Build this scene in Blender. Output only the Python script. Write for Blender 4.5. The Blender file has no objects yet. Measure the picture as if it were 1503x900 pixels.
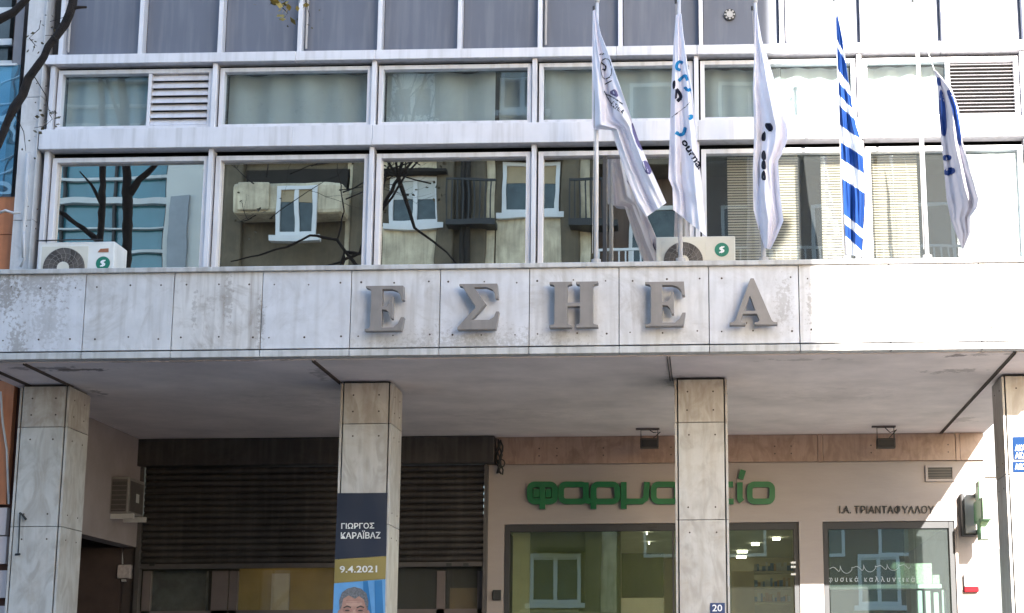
import bpy, bmesh, math, random
from mathutils import Vector, Matrix, noise as mnoise
random.seed(7)
rnd = random.random
scn = bpy.context.scene
col = scn.collection
R = math.radians

# ------------------------------------------------------------------ camera
FPX, CX, CY, PITCH, YAW, ROLL = 2486.74, 973.66, 494.66, .2039, .0243, -.0064
CAMP = Vector((0, -15.3, 1.6))
cp, sp, cyw, syw, cr, sr = math.cos(PITCH), math.sin(PITCH), math.cos(YAW), math.sin(YAW), math.cos(ROLL), math.sin(ROLL)
r0 = Vector((1, 0, 0)); u0 = Vector((0, -sp, cp)); f0 = Vector((0, cp, sp))
rv, uv = cr * r0 + sr * u0, -sr * r0 + cr * u0
RZ = Matrix.Rotation(YAW, 3, 'Z')
CR, CU, CF = RZ @ rv, RZ @ uv, RZ @ f0
cam_d = bpy.data.cameras.new('camera'); cam = bpy.data.objects.new('camera', cam_d); col.objects.link(cam)
M3 = Matrix((CR, CU, -CF)).transposed()
cam.matrix_world = Matrix.Translation(CAMP) @ M3.to_4x4()
cam_d.sensor_width = 36; cam_d.lens = 36 * FPX / 1503
cam_d.shift_x = (751.5 - CX) / 1503; cam_d.shift_y = (CY - 450) / 1503
cam_d.clip_start = .1; cam_d.clip_end = 1000
scn.camera = cam

# ------------------------------------------------------------------ light
SUN = Vector((1.27, -5.23, 1.82)).normalized()
w = bpy.data.worlds.new('World'); scn.world = w; w.use_nodes = True
nt = w.node_tree; bg = nt.nodes['Background']
sky = nt.nodes.new('ShaderNodeTexSky'); sky.sky_type = 'NISHITA'; sky.sun_disc = False
sky.sun_elevation = math.asin(SUN.z); sky.sun_rotation = math.atan2(SUN.x, SUN.y); sky.ozone_density = 2.0
nt.links.new(sky.outputs[0], bg.inputs[0]); bg.inputs[1].default_value = .15
sd = bpy.data.lights.new('sun', 'SUN'); so = bpy.data.objects.new('sun', sd); col.objects.link(so)
sd.energy = 5; sd.angle = R(.3); sd.color = (1, .96, .90)
so.rotation_euler = SUN.to_track_quat('Z', 'Y').to_euler(); so.location = (8, -30, 20)
scn.view_settings.view_transform = 'Standard'; scn.view_settings.look = 'None'
scn.view_settings.gamma = 1; scn.view_settings.exposure = 2.25
scn.view_settings.use_curve_mapping = False

# ------------------------------------------------------------------ helpers
def ray(px, py):
    return (CF + CR * ((px - CX) / FPX) - CU * ((py - CY) / FPX))
def P(px, py, Y):                       # the point of the plane y = Y that is seen at a pixel of the photograph
    d = ray(px, py); return CAMP + d * ((Y - CAMP.y) / d.y)
def proj(v):
    d = v - CAMP; z = d.dot(CF)
    return (CX + FPX * d.dot(CR) / z, CY - FPX * d.dot(CU) / z, z)

WLOC = {}
def tag(o, label=None, cat=None, group=None, kind=None):
    if label: o['label'] = label
    if cat: o['category'] = cat
    if group: o['group'] = group
    if kind: o['kind'] = kind
    return o
def empty(name, loc, label, cat, group=None):
    o = bpy.data.objects.new(name, None); col.objects.link(o); o.location = loc; o.empty_display_size = .2
    WLOC[o.name] = Vector(loc)
    return tag(o, label, cat, group)

class MB:
    def __init__(s): s.v = []; s.f = []; s.m = []; s.uv = None
    def add(s, vs, fs, mi=0):
        n = len(s.v); s.v += [tuple(p) for p in vs]
        for f in fs: s.f.append([n + i for i in f]); s.m.append(mi)
        return s
    def box(s, x0, x1, y0, y1, z0, z1, mi=0):
        if x0 > x1: x0, x1 = x1, x0
        if y0 > y1: y0, y1 = y1, y0
        if z0 > z1: z0, z1 = z1, z0
        return s.add([(x0,y0,z0),(x1,y0,z0),(x1,y1,z0),(x0,y1,z0),(x0,y0,z1),(x1,y0,z1),(x1,y1,z1),(x0,y1,z1)],
                     [(0,3,2,1),(4,5,6,7),(0,1,5,4),(1,2,6,5),(2,3,7,6),(3,0,4,7)], mi)
    def pbox(s, px0, py0, px1, py1, y0, y1, mi=0):   # a box whose front face covers a pixel rectangle at depth y0
        xm, ym = (px0 + px1) / 2, (py0 + py1) / 2
        return s.box(P(px0, ym, y0).x, P(px1, ym, y0).x, y0, y1, P(xm, py1, y0).z, P(xm, py0, y0).z, mi)
    def prism(s, pts, y0, y1, mi=0):                 # polygon in xz, extruded along y
        n = len(pts); a = sum(pts[i][0]*pts[(i+1)%n][1]-pts[(i+1)%n][0]*pts[i][1] for i in range(n))
        if a < 0: pts = pts[::-1]
        vs = [(p[0], y0, p[1]) for p in pts] + [(p[0], y1, p[1]) for p in pts]
        fs = [tuple(range(n)), tuple(range(2*n-1, n-1, -1))] + [(i, i+n, (i+1)%n+n, (i+1)%n) for i in range(n)]
        return s.add(vs, fs, mi)
    def cyl(s, c, r, h, axis='Y', n=16, mi=0, r2=None):
        r2 = r if r2 is None else r2; c = Vector(c); vs = []
        for k, (rr, t) in enumerate(((r, 0), (r2, h))):
            for i in range(n):
                a = 2*math.pi*i/n; p, q = rr*math.cos(a), rr*math.sin(a)
                vs.append(c + (Vector((p, t, q)) if axis == 'Y' else Vector((t, p, q)) if axis == 'X' else Vector((p, q, t))))
        fs = [tuple(range(n-1, -1, -1)), tuple(range(n, 2*n))] + [(i, (i+1)%n, (i+1)%n+n, i+n) for i in range(n)]
        return s.add(vs, fs, mi)
    def tube(s, pts, rad, n=8, mi=0):
        pts = [Vector(p) for p in pts]
        if not isinstance(rad, (list, tuple)): rad = [rad]*len(pts)
        b = len(s.v); up = Vector((.31, .17, .93)).normalized()
        for i, p in enumerate(pts):
            d = (pts[min(i+1, len(pts)-1)] - pts[max(i-1, 0)]).normalized()
            a = d.cross(up)
            if a.length < .1: a = d.cross(Vector((1, 0, 0)))
            a.normalize(); c = d.cross(a)
            for k in range(n):
                t = 2*math.pi*k/n; s.v.append(tuple(p + (a*math.cos(t) + c*math.sin(t))*rad[i]))
        for i in range(len(pts)-1):
            for k in range(n):
                s.f.append([b+i*n+k, b+i*n+(k+1)%n, b+(i+1)*n+(k+1)%n, b+(i+1)*n+k]); s.m.append(mi)
        s.f.append([b+k for k in range(n-1, -1, -1)]); s.m.append(mi)
        e = b+(len(pts)-1)*n; s.f.append([e+k for k in range(n)]); s.m.append(mi)
        return s
    def build(s, name, mats, parent=None, smooth=False, bevel=0, recalc=True):
        if not isinstance(mats, (list, tuple)): mats = [mats]
        xs, ys, zs = zip(*s.v)
        o0 = Vector(((min(xs)+max(xs))/2, (min(ys)+max(ys))/2, min(zs)))
        me = bpy.data.meshes.new(name); me.from_pydata([tuple(Vector(v)-o0) for v in s.v], [], s.f)
        for m in mats: me.materials.append(m)
        me.polygons.foreach_set('material_index', s.m)
        if s.uv:
            l = me.uv_layers.new(name='UVMap')
            for lp in me.loops: l.data[lp.index].uv = s.uv[lp.vertex_index]
        if smooth: me.polygons.foreach_set('use_smooth', [True]*len(me.polygons))
        me.update()
        if recalc:
            bm = bmesh.new(); bm.from_mesh(me); bmesh.ops.recalc_face_normals(bm, faces=bm.faces); bm.to_mesh(me); bm.free()
        o = bpy.data.objects.new(name, me); col.objects.link(o); WLOC[o.name] = o0
        if parent: o.parent = parent; o.location = o0 - WLOC[parent.name]
        else: o.location = o0
        if bevel:
            b = o.modifiers.new('bevel', 'BEVEL'); b.width = bevel; b.segments = 2; b.limit_method = 'ANGLE'
        return o
def prop(mb_obj, label, cat, group=None, kind=None): return tag(mb_obj, label, cat, group, kind)

def text_geo(body, bold=0.0):           # text -> (verts2d, faces) with its lower left at 0,0 and height of 1 for the tallest glyph
    c = bpy.data.curves.new('t', 'FONT'); c.body = body; c.offset = bold; c.resolution_u = 3
    o = bpy.data.objects.new('t', c); col.objects.link(o)
    dg = bpy.context.evaluated_depsgraph_get(); me = bpy.data.meshes.new_from_object(o.evaluated_get(dg))
    vs = [(v.co.x, v.co.y) for v in me.vertices]; fs = [tuple(p.vertices) for p in me.polygons]
    bpy.data.objects.remove(o); bpy.data.curves.remove(c); bpy.data.meshes.remove(me)
    x0 = min(v[0] for v in vs); y0 = min(v[1] for v in vs); y1 = max(v[1] for v in vs); x1 = max(v[0] for v in vs)
    return [((x-x0)/(x1-x0), (y-y0)/(y1-y0)) for x, y in vs], fs
def split(vs, fs, cuts):                # finer faces so flat lettering can follow a folded cloth
    bm = bmesh.new(); b = [bm.verts.new((x, y, 0)) for x, y in vs]
    for f in fs:
        try: bm.faces.new([b[i] for i in f])
        except ValueError: pass
    bmesh.ops.triangulate(bm, faces=bm.faces); bmesh.ops.subdivide_edges(bm, edges=bm.edges, cuts=cuts, use_grid_fill=True)
    bm.verts.index_update(); r = [(v.co.x, v.co.y) for v in bm.verts], [tuple(v.index for v in f.verts) for f in bm.faces]
    bm.free(); return r
def solid(mb, vs, fs, mp, y, d, mi=0):  # flat lettering given thickness: vs 2d -> mp -> (x,z), front at y, back at y+d
    q = [mp(*v) for v in vs]; n = len(q)
    V = [(a, y, b) for a, b in q] + [(a, y+d, b) for a, b in q]
    ec = {}
    for f in fs:
        for i in range(len(f)):
            e = (f[i], f[(i+1) % len(f)]); ec[e] = 1
    F = [tuple(f) for f in fs] + [tuple(i+n for i in f[::-1]) for f in fs]
    F += [(a, b, b+n, a+n) for (a, b) in ec if (b, a) not in ec]
    mb.add(V, F, mi)
def text_solid(mb, body, px0, py0, px1, py1, Y, d, bold=0.0, mi=0):
    vs, fs = text_geo(body, bold)
    def mp(a, b):
        p = P(px0 + (px1-px0)*a, py1 + (py0-py1)*b, Y); return p.x, p.z
    solid(mb, vs, fs, mp, Y, d, mi)
def ribbon(pts, wd, closed=False):      # outline(s) of a stroke; returns a list of quads
    n = len(pts); L = []; Rr = []
    for i in range(n):
        a = Vector(pts[(i-1) % n] if closed or i else pts[0]); b = Vector(pts[i]); c = Vector(pts[(i+1) % n] if closed or i < n-1 else pts[-1])
        d1 = (b-a); d2 = (c-b)
        if d1.length < 1e-9: d1 = d2
        if d2.length < 1e-9: d2 = d1
        d1.normalize(); d2.normalize()
        nrm = Vector((-(d1+d2).y, (d1+d2).x)).normalized(); k = wd/2/max(.35, nrm.dot(Vector((-d1.y, d1.x))))
        L.append(b + nrm*k); Rr.append(b - nrm*k)
    return L, Rr
def stroke(mb, pts, wd, Y, d, closed=False, mi=0, px=True):
    L, Rr = ribbon(pts, wd, closed); n = len(pts)
    vs = [tuple(p) for p in L] + [tuple(p) for p in Rr]
    m = n if closed else n-1
    fs = [(i, (i+1) % n, (i+1) % n+n, i+n) for i in range(m)]
    mp = (lambda a, b: (P(a, b, Y).x, P(a, b, Y).z)) if px else (lambda a, b: (a, b))
    solid(mb, vs, fs, mp, Y, d, mi)
def rr(x0, y0, x1, y1, r, n=4):
    o = []
    for cx_, cy_, a0 in ((x1-r, y1-r, 0), (x0+r, y1-r, 90), (x0+r, y0+r, 180), (x1-r, y0+r, 270)):
        for k in range(n+1):
            a = R(a0 + 90*k/n); o.append((cx_+r*math.cos(a), cy_+r*math.sin(a)))
    return o

# ------------------------------------------------------------------ materials
def mat(name, base, rough=.6, var=.12, scale=4, streak=0, bump=0, metallic=0, spec=.5, stretch=(1,1,1), tint=None, dirt=None, dirt_amt=0):
    m = bpy.data.materials.new(name); m.use_nodes = True; t = m.node_tree; N = t.nodes; L = t.links
    b = N['Principled BSDF']; b.inputs['Roughness'].default_value = rough; b.inputs['Metallic'].default_value = metallic
    b.inputs['Specular IOR Level'].default_value = spec
    g = N.new('ShaderNodeNewGeometry'); mp = N.new('ShaderNodeMapping'); mp.inputs['Scale'].default_value = stretch
    L.new(g.outputs['Position'], mp.inputs[0])
    n1 = N.new('ShaderNodeTexNoise'); n1.inputs['Scale'].default_value = scale; n1.inputs['Detail'].default_value = 6; n1.inputs['Roughness'].default_value = .62
    L.new(mp.outputs[0], n1.inputs['Vector'])
    r1 = N.new('ShaderNodeMapRange'); r1.inputs[1].default_value = .3; r1.inputs[2].default_value = .7
    r1.inputs[3].default_value = 1-var; r1.inputs[4].default_value = 1+var*.6; L.new(n1.outputs[0], r1.inputs[0])
    mx = N.new('ShaderNodeMix'); mx.data_type = 'RGBA'; mx.blend_type = 'MULTIPLY'; mx.inputs[0].default_value = 1
    mx.inputs[6].default_value = (*base, 1); L.new(r1.outputs[0], mx.inputs[7]); out = mx.outputs[2]
    if streak:
        m2 = N.new('ShaderNodeMapping'); m2.inputs['Scale'].default_value = (9, 9, .7); L.new(g.outputs['Position'], m2.inputs[0])
        n2 = N.new('ShaderNodeTexNoise'); n2.inputs['Scale'].default_value = 1.6; n2.inputs['Detail'].default_value = 5; L.new(m2.outputs[0], n2.inputs['Vector'])
        r2 = N.new('ShaderNodeMapRange'); r2.inputs[1].default_value = .47; r2.inputs[2].default_value = .68; r2.inputs[3].default_value = 0; r2.inputs[4].default_value = streak
        L.new(n2.outputs[0], r2.inputs[0])
        x2 = N.new('ShaderNodeMix'); x2.data_type = 'RGBA'; L.new(r2.outputs[0], x2.inputs[0]); L.new(out, x2.inputs[6])
        x2.inputs[7].default_value = (*(dirt or [c*.35 for c in base]), 1); out = x2.outputs[2]
    if dirt_amt:
        n3 = N.new('ShaderNodeTexNoise'); n3.inputs['Scale'].default_value = 2.3; n3.inputs['Detail'].default_value = 9; n3.inputs['Roughness'].default_value = .7
        n3.inputs['Distortion'].default_value = .8
        L.new(g.outputs['Position'], n3.inputs['Vector'])
        r3 = N.new('ShaderNodeMapRange'); r3.inputs[1].default_value = .50; r3.inputs[2].default_value = .70; r3.inputs[4].default_value = dirt_amt; L.new(n3.outputs[0], r3.inputs[0])
        x3 = N.new('ShaderNodeMix'); x3.data_type = 'RGBA'; L.new(r3.outputs[0], x3.inputs[0]); L.new(out, x3.inputs[6])
        x3.inputs[7].default_value = (*(dirt or [c*.4 for c in base]), 1); out = x3.outputs[2]
    L.new(out, b.inputs['Base Color'])
    if bump:
        bp = N.new('ShaderNodeBump'); bp.inputs['Strength'].default_value = bump; bp.inputs['Distance'].default_value = .01
        n4 = N.new('ShaderNodeTexNoise'); n4.inputs['Scale'].default_value = scale*9; n4.inputs['Detail'].default_value = 4; L.new(mp.outputs[0], n4.inputs['Vector'])
        L.new(n4.outputs[0], bp.inputs['Height']); L.new(bp.outputs[0], b.inputs['Normal'])
    return m
def marble(name, base, vein, rough=.45, amt=.5, dirt=(.16,.12,.08), dirt_amt=.5, spots=0):
    m = mat(name, base, rough, .10, 5, streak=dirt_amt*.6, dirt=dirt, dirt_amt=dirt_amt, bump=.08)
    t = m.node_tree; N = t.nodes; L = t.links; b = N['Principled BSDF']; src = b.inputs['Base Color'].links[0].from_socket
    g = N.new('ShaderNodeNewGeometry'); mp = N.new('ShaderNodeMapping'); mp.inputs['Rotation'].default_value = (.2, .7, .3); mp.inputs['Scale'].default_value = (1.5, 1.5, .6)
    L.new(g.outputs['Position'], mp.inputs[0])
    nz = N.new('ShaderNodeTexNoise'); nz.inputs['Scale'].default_value = 3.4; nz.inputs['Detail'].default_value = 8; nz.inputs['Distortion'].default_value = 2.2
    L.new(mp.outputs[0], nz.inputs['Vector'])
    r = N.new('ShaderNodeMapRange'); r.inputs[1].default_value = .47; r.inputs[2].default_value = .64; r.inputs[4].default_value = amt; L.new(nz.outputs[0], r.inputs[0])
    x = N.new('ShaderNodeMix'); x.data_type = 'RGBA'; L.new(r.outputs[0], x.inputs[0]); L.new(src, x.inputs[6]); x.inputs[7].default_value = (*vein, 1)
    L.new(x.outputs[2], b.inputs['Base Color']); return m
def spots(m, items, colr, scale=9):   # stains of their own irregular shape at given places
    t = m.node_tree; N = t.nodes; L = t.links; b = N['Principled BSDF']; src = b.inputs['Base Color'].links[0].from_socket
    g = N.new('ShaderNodeNewGeometry'); nz = N.new('ShaderNodeTexNoise'); nz.inputs['Scale'].default_value = scale; nz.inputs['Detail'].default_value = 7; nz.inputs['Roughness'].default_value = .7
    L.new(g.outputs['Position'], nz.inputs['Vector'])
    for (c, sc_, amt) in items:
        mp = N.new('ShaderNodeVectorMath'); mp.operation = 'SUBTRACT'; L.new(g.outputs['Position'], mp.inputs[0]); mp.inputs[1].default_value = c
        dv = N.new('ShaderNodeVectorMath'); dv.operation = 'DIVIDE'; L.new(mp.outputs[0], dv.inputs[0]); dv.inputs[1].default_value = sc_
        ln = N.new('ShaderNodeVectorMath'); ln.operation = 'LENGTH'; L.new(dv.outputs[0], ln.inputs[0])
        a = N.new('ShaderNodeMath'); a.operation = 'SUBTRACT'; L.new(nz.outputs[0], a.inputs[0])
        k = N.new('ShaderNodeMath'); k.operation = 'MULTIPLY'; L.new(ln.outputs['Value'], k.inputs[0]); k.inputs[1].default_value = .22; L.new(k.outputs[0], a.inputs[1])
        r = N.new('ShaderNodeMapRange'); r.inputs[1].default_value = .34; r.inputs[2].default_value = .42; r.inputs[4].default_value = amt; L.new(a.outputs[0], r.inputs[0])
        x = N.new('ShaderNodeMix'); x.data_type = 'RGBA'; L.new(r.outputs[0], x.inputs[0]); L.new(src, x.inputs[6]); x.inputs[7].default_value = (*colr, 1); src = x.outputs[2]
    L.new(src, b.inputs['Base Color'])
def glass(name, refl=.4, tint=(.6,.7,.7), thru=(.7,.8,.78), wav=.02, wscale=1.3, dust=.03):
    m = bpy.data.materials.new(name); m.use_nodes = True; t = m.node_tree; N = t.nodes; L = t.links; N.clear()
    o = N.new('ShaderNodeOutputMaterial'); mx = N.new('ShaderNodeMixShader'); gl = N.new('ShaderNodeBsdfGlossy'); tr = N.new('ShaderNodeBsdfTransparent')
    gl.inputs['Roughness'].default_value = .004; gl.inputs['Color'].default_value = (*tint, 1); tr.inputs['Color'].default_value = (*thru, 1)
    lw = N.new('ShaderNodeFresnel'); lw.inputs[0].default_value = 1.5
    r = N.new('ShaderNodeMapRange'); r.inputs[1].default_value = .04; r.inputs[2].default_value = 1; r.inputs[3].default_value = refl; r.inputs[4].default_value = 1
    g = N.new('ShaderNodeNewGeometry'); inv = N.new('ShaderNodeMath'); inv.operation = 'SUBTRACT'; inv.inputs[0].default_value = 1; L.new(g.outputs['Backfacing'], inv.inputs[1])
    mu = N.new('ShaderNodeMath'); mu.operation = 'MULTIPLY'; L.new(r.outputs[0], mu.inputs[0]); L.new(inv.outputs[0], mu.inputs[1])
    tc = N.new('ShaderNodeMix'); tc.data_type = 'RGBA'; tc.inputs[6].default_value = (*thru, 1); tc.inputs[7].default_value = (1, 1, 1, 1); L.new(g.outputs['Backfacing'], tc.inputs[0]); L.new(tc.outputs[2], tr.inputs[0])
    L.new(lw.outputs[0], r.inputs[0]); L.new(mu.outputs[0], mx.inputs[0]); L.new(tr.outputs[0], mx.inputs[1]); L.new(gl.outputs[0], mx.inputs[2])
    n = N.new('ShaderNodeTexNoise'); n.inputs['Scale'].default_value = wscale; n.inputs['Detail'].default_value = 1.5
    L.new(g.outputs['Position'], n.inputs['Vector']); bp = N.new('ShaderNodeBump'); bp.inputs['Strength'].default_value = 1; bp.inputs['Distance'].default_value = wav
    L.new(n.outputs[0], bp.inputs['Height']); L.new(bp.outputs[0], gl.inputs['Normal'])
    df = N.new('ShaderNodeBsdfDiffuse'); df.inputs[0].default_value = (.75, .78, .78, 1); m2 = N.new('ShaderNodeMixShader'); m2.inputs[0].default_value = dust
    L.new(mx.outputs[0], m2.inputs[1]); L.new(df.outputs[0], m2.inputs[2]); L.new(m2.outputs[0], o.inputs[0]); return m
def emit(name, c, s):
    m = bpy.data.materials.new(name); m.use_nodes = True; b = m.node_tree.nodes['Principled BSDF']
    b.inputs['Base Color'].default_value = (*c, 1); b.inputs['Emission Color'].default_value = (*c, 1); b.inputs['Emission Strength'].default_value = s
    return m
def cloth(name, base, trans=.35):
    m = mat(name, base, .8, .05, 6, bump=.1, spec=.2); t = m.node_tree; N = t.nodes; L = t.links; b = N['Principled BSDF']
    tl = N.new('ShaderNodeBsdfTranslucent'); src = b.inputs['Base Color'].links[0].from_socket; L.new(src, tl.inputs[0])
    mx = N.new('ShaderNodeMixShader'); mx.inputs[0].default_value = trans; L.new(b.outputs[0], mx.inputs[1]); L.new(tl.outputs[0], mx.inputs[2])
    L.new(mx.outputs[0], N['Material Output'].inputs[0]); return m

ALU = mat('anodised_aluminium', (.66,.645,.67), .42, .07, 3, streak=.32, dirt=(.32,.30,.28), metallic=.15)
ALUD = mat('grey_aluminium', (.36,.34,.33), .45, .1, 4, streak=.2)
PANEL = mat('enamel_spandrel', (.112,.122,.155), .5, .10, 1.2, bump=.02, streak=.42, dirt=(.19,.195,.22))
FASC = marble('fascia_marble', (.60,.585,.59), (.49,.48,.485), .4, .45, dirt=(.25,.21,.17), dirt_amt=.6)
COLM = marble('column_marble', (.48,.46,.435), (.33,.30,.27), .4, .75, dirt=(.26,.18,.11), dirt_amt=.38)
COLMB = marble('brown_stained_marble', (.45,.41,.37), (.29,.245,.20), .4, .75, dirt=(.2,.13,.08), dirt_amt=.5)
COLMC = marble('worn_marble', (.46,.425,.385), (.31,.27,.225), .4, .75, dirt=(.22,.15,.10), dirt_amt=.45)
FASCB = marble('streaked_marble', (.60,.575,.56), (.5,.48,.47), .4, .5, dirt=(.20,.155,.12), dirt_amt=.95)
FASCC = marble('clean_marble', (.60,.595,.62), (.52,.515,.53), .4, .3, dirt=(.28,.25,.23), dirt_amt=.4)
PILM = marble('pilaster_marble', (.58,.57,.57), (.46,.45,.45), .5, .4, dirt=(.2,.17,.14), dirt_amt=.35)
BROWNM = marble('brown_marble', (.30,.205,.165), (.17,.10,.075), .4, .6, dirt=(.12,.07,.04), dirt_amt=.5)
DARK = mat('dark_gap', (.03,.027,.025), .8)
SCREW = mat('rusty_screw', (.07,.05,.04), .7)
SOFF = mat('soffit_paint', (.76,.66,.63), .75, .20, 1.3, bump=.05, stretch=(1,1,1))
PLAST = mat('cream_plaster', (.33,.285,.265), .8, .07, 1.5, bump=.12, stretch=(1,1,4))
SIDEW = mat('pinkish_plaster', (.26,.215,.21), .85, .15, 2, bump=.15)
def pc(px, py, Y): return tuple(P(px, py, Y))
def pz(px, py, z=4.608):
    d = ray(px, py); return tuple(CAMP + d*((z-CAMP.z)/d.z))
spots(SOFF, [(pz(118, 543), (.42, .10, .1), .8), (pz(70, 541), (.5, .12, .1), .55), (pz(140, 575), (.10, .25, .1), .6), (pz(1410, 522), (.16, .12, .1), .75), (pz(1400, 545), (.3, .16, .1), .45), (pz(1445, 520), (.25, .12, .1), .5), (pz(1418, 616), (.2, .3, .1), .3), (pz(900, 522), (1.2, .06, .1), .3), (pz(300, 530), (1.4, .07, .1), .35), (pz(760, 610), (.9, .5, .1), .10), (pz(430, 590), (.7, .6, .1), .12), (pz(1230, 580), (.8, .5, .1), .10), (pz(985, 560), (.12, .5, .1), .4), (pz(470, 548), (.12, .4, .1), .4), (pz(1180, 528), (.5, .08, .1), .3)], (.12, .085, .075), 7)
for q_, a_ in ((FASC, 1), (FASCB, 1), (FASCC, 1)):
    spots(q_, [(pc(10, 428, 0), (.16, .08, .3), .7), (pc(70, 472, 0), (.22, .10, .3), .3), (pc(285, 455, 0), (.03, .2, .3), .45), (pc(335, 440, 0), (.06, .18, .3), .5), (pc(1150, 445, 0), (.10, .2, .3), .4), (pc(1195, 450, 0), (.1, .12, .3), .5), (pc(25, 505, 0), (.12, .05, .3), .6), (pc(60, 408, 0), (.4, .04, .3), .5), (pc(700, 520, 0), (1.2, .025, .3), .35), (pc(383, 472, 0), (.05, .04, .3), .6)], (.22, .19, .165), 26)
LEDM = mat('zinc_coping', (.50,.49,.48), .5, .2, 5, streak=.4, dirt=(.15,.12,.09))
LETTER = mat('bronze_grey_letter', (.225,.20,.185), .45, .1, 8, streak=.2)
GLASS = glass('window_glass', .60, (1,.95,.86), (.55,.60,.58), .0007, 1.4, .004)
GLASSU = glass('upper_window_glass', .13, (.75,.9,.95), (.85,.93,.93), .0007, 1.4, .022)
GLASSP = glass('pharmacy_glass', .17, (.85,.92,.78), (.74,.82,.66), .0005, 1.2, .008)
GLASSW = glass('shop_window_glass', .20, (.75,.95,.95), (.60,.76,.70), .0005, 1.2, .032)
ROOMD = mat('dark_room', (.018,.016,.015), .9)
ROOMG = mat('grey_room', (.16,.15,.14), .9)
CURT = cloth('grey_net_curtain', (.46,.475,.465), .3)
CURTW = cloth('sunlit_white_curtain', (.80,.82,.82), .3)  # whiter cloth for sunlit curtains, sunlight put into the colour
BLIND = mat('beige_blind', (.36,.28,.205), .6, .08, 5)
DKFR = mat('dark_grey_frame', (.030,.030,.032), .6, .1, 4)
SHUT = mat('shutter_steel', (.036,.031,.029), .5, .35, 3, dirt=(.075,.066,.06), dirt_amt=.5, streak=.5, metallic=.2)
SHUTB = mat('shutter_bar', (.09,.08,.077), .5, .2, 6, metallic=.3)
GREEN = mat('pharmacy_green', (.004,.115,.035), .4, .15, 8)
PALEG = mat('pale_green_metal', (.20,.33,.20), .5, .12, 9)
BLACK = mat('black_metal', (.02,.02,.02), .5)
ACW = mat('air_conditioner_casing', (.68,.67,.64), .5, .07, 6, streak=.15, dirt=(.35,.30,.24))
ACB = mat('beige_casing', (.58,.55,.47), .55, .08, 6)
ACF = mat('fan_dark', (.06,.05,.045), .6, .2, 20)
STKG = mat('green_sticker', (.004,.16,.10), .5, .05)
WHITE = mat('white_paint', (.78,.78,.77), .55, .05, 6)
BADGE = mat('orange_brown_badge', (.32,.12,.06), .5, .3, 60)
TERRA = mat('orange_render', (.46,.17,.075), .8, .2, 2.5, streak=.3, bump=.2)
DKRED = mat('dark_red_stone', (.10,.035,.025), .6, .3, 3)
PINKT = mat('pale_pink_tile', (.55,.47,.46), .5, .1, 3)
BLUEG = glass('blue_balcony_glass', .35, (.6,.85,1), (.3,.62,.8), .01)
BARK = mat('bark', (.022,.015,.012), .95, .5, 20, bump=.9)
LEAFY = mat('yellow_leaf', (.30,.22,.05), .7, .3, 30)
LEAFD = mat('dry_leaf', (.09,.075,.04), .7, .4, 30)
NAVY = mat('banner_navy', (.010,.014,.028), .6, .1, 3)
GOLD = mat('banner_gold', (.24,.18,.05), .6, .08, 3)
SKYB = mat('portrait_blue', (.115,.30,.55), .6, .15, 6)
SKYB2 = mat('portrait_deep_blue', (.025,.15,.34), .6, .1, 5)
SKIN = mat('portrait_skin', (.36,.20,.15), .6, .18, 18)
HAIR = mat('portrait_hair', (.14,.14,.15), .7, .5, 70)
INK = mat('portrait_dark', (.05,.035,.03), .7)
SIGNB = mat('sign_blue', (.011,.034,.10), .85, .1, 8, spec=.05)
PLATE = mat('plate_blue', (.02,.045,.14), .45)
RED = mat('red_plastic', (.22,.01,.015), .8, spec=.1)
GREYB = mat('grey_box', (.42,.40,.38), .55, .1)
CREAM = mat('cream_wall', (.45,.40,.28), .8)
OLIVE = mat('olive_wall', (.10,.105,.03), .7, .1)
YELW = mat('yellow_wall', (.30,.22,.06), .8, .15)
FLGW = cloth('white_flag', (.84,.82,.89), .16)
FLGB = cloth('blue_print', (.03,.27,.55), .2)
FLGN = cloth('navy_print', (.012,.014,.03), .1)
FLGP = cloth('violet_print', (.16,.14,.28), .25)
FLGL = cloth('blue_cloth', (.012,.045,.20), .25)
CONC = mat('concrete_paving', (.21,.20,.19), .85, .15, 1.5, bump=.2)
ASPH = mat('asphalt', (.05,.05,.052), .9, .2, 3, bump=.3)
CREAMF = mat('sunlit_cream_render', (.72,.62,.44), .85, .35, 2.5, streak=.4, dirt=(.25,.2,.13), bump=.2)  # cream brightened so its colour carries patches of sunlight
BEIGE = mat('beige_facade', (.15,.12,.08), .85, .5, 1.2, streak=.35, dirt=(.2,.16,.10), bump=.1)  # kept dark so the painted sunlit panels stand out
OCHRE = mat('ochre_shutter', (.42,.33,.20), .7, .1)
TEAL = mat('teal_curtain_wall', (.045,.20,.25), .12, .35, .5, spec=.9)
SILV = mat('pale_slab', (.62,.64,.64), .5, .1)
PALE = mat('pale_stone', (.62,.63,.60), .6, .1, 1)
OPGL = mat('far_window_glass', (.06,.085,.09), .25, .5, 2, spec=.4)
OPDK = mat('far_dark', (.025,.02,.016), .9)
LAMP = emit('lamp_white', (1,.95,.85), 2.6)

# ------------------------------------------------------------------ ground
def structure(mb, name, m, **k): return tag(mb.build(name, m, **k), kind='structure')
structure(MB().box(-120, 120, -120, 120, -.3, -.15), 'ground', mat('earth', (.2,.18,.16), .9))
structure(MB().box(-60, 60, -13.2, -3.0, -.149, -.10), 'road', ASPH)
mk = MB()
for i in range(-10, 11): mk.box(i*4, i*4+2, -8.2, -8.06, -.1, -.096)
structure(mk, 'road_markings', WHITE)
structure(MB().box(-60, 5.6, -3.0, 14, -.149, .02), 'pavement', CONC)
structure(MB().box(-60, 60, -24, -13.2, -.149, .02), 'pavement', CONC)
structure(MB().box(5.6, 12.6, -3.0, 60, -.149, -.10), 'side_road', ASPH)
structure(MB().box(-60, 5.6, -3.16, -3.003, -.149, .024), 'kerb', PALE)

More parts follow.
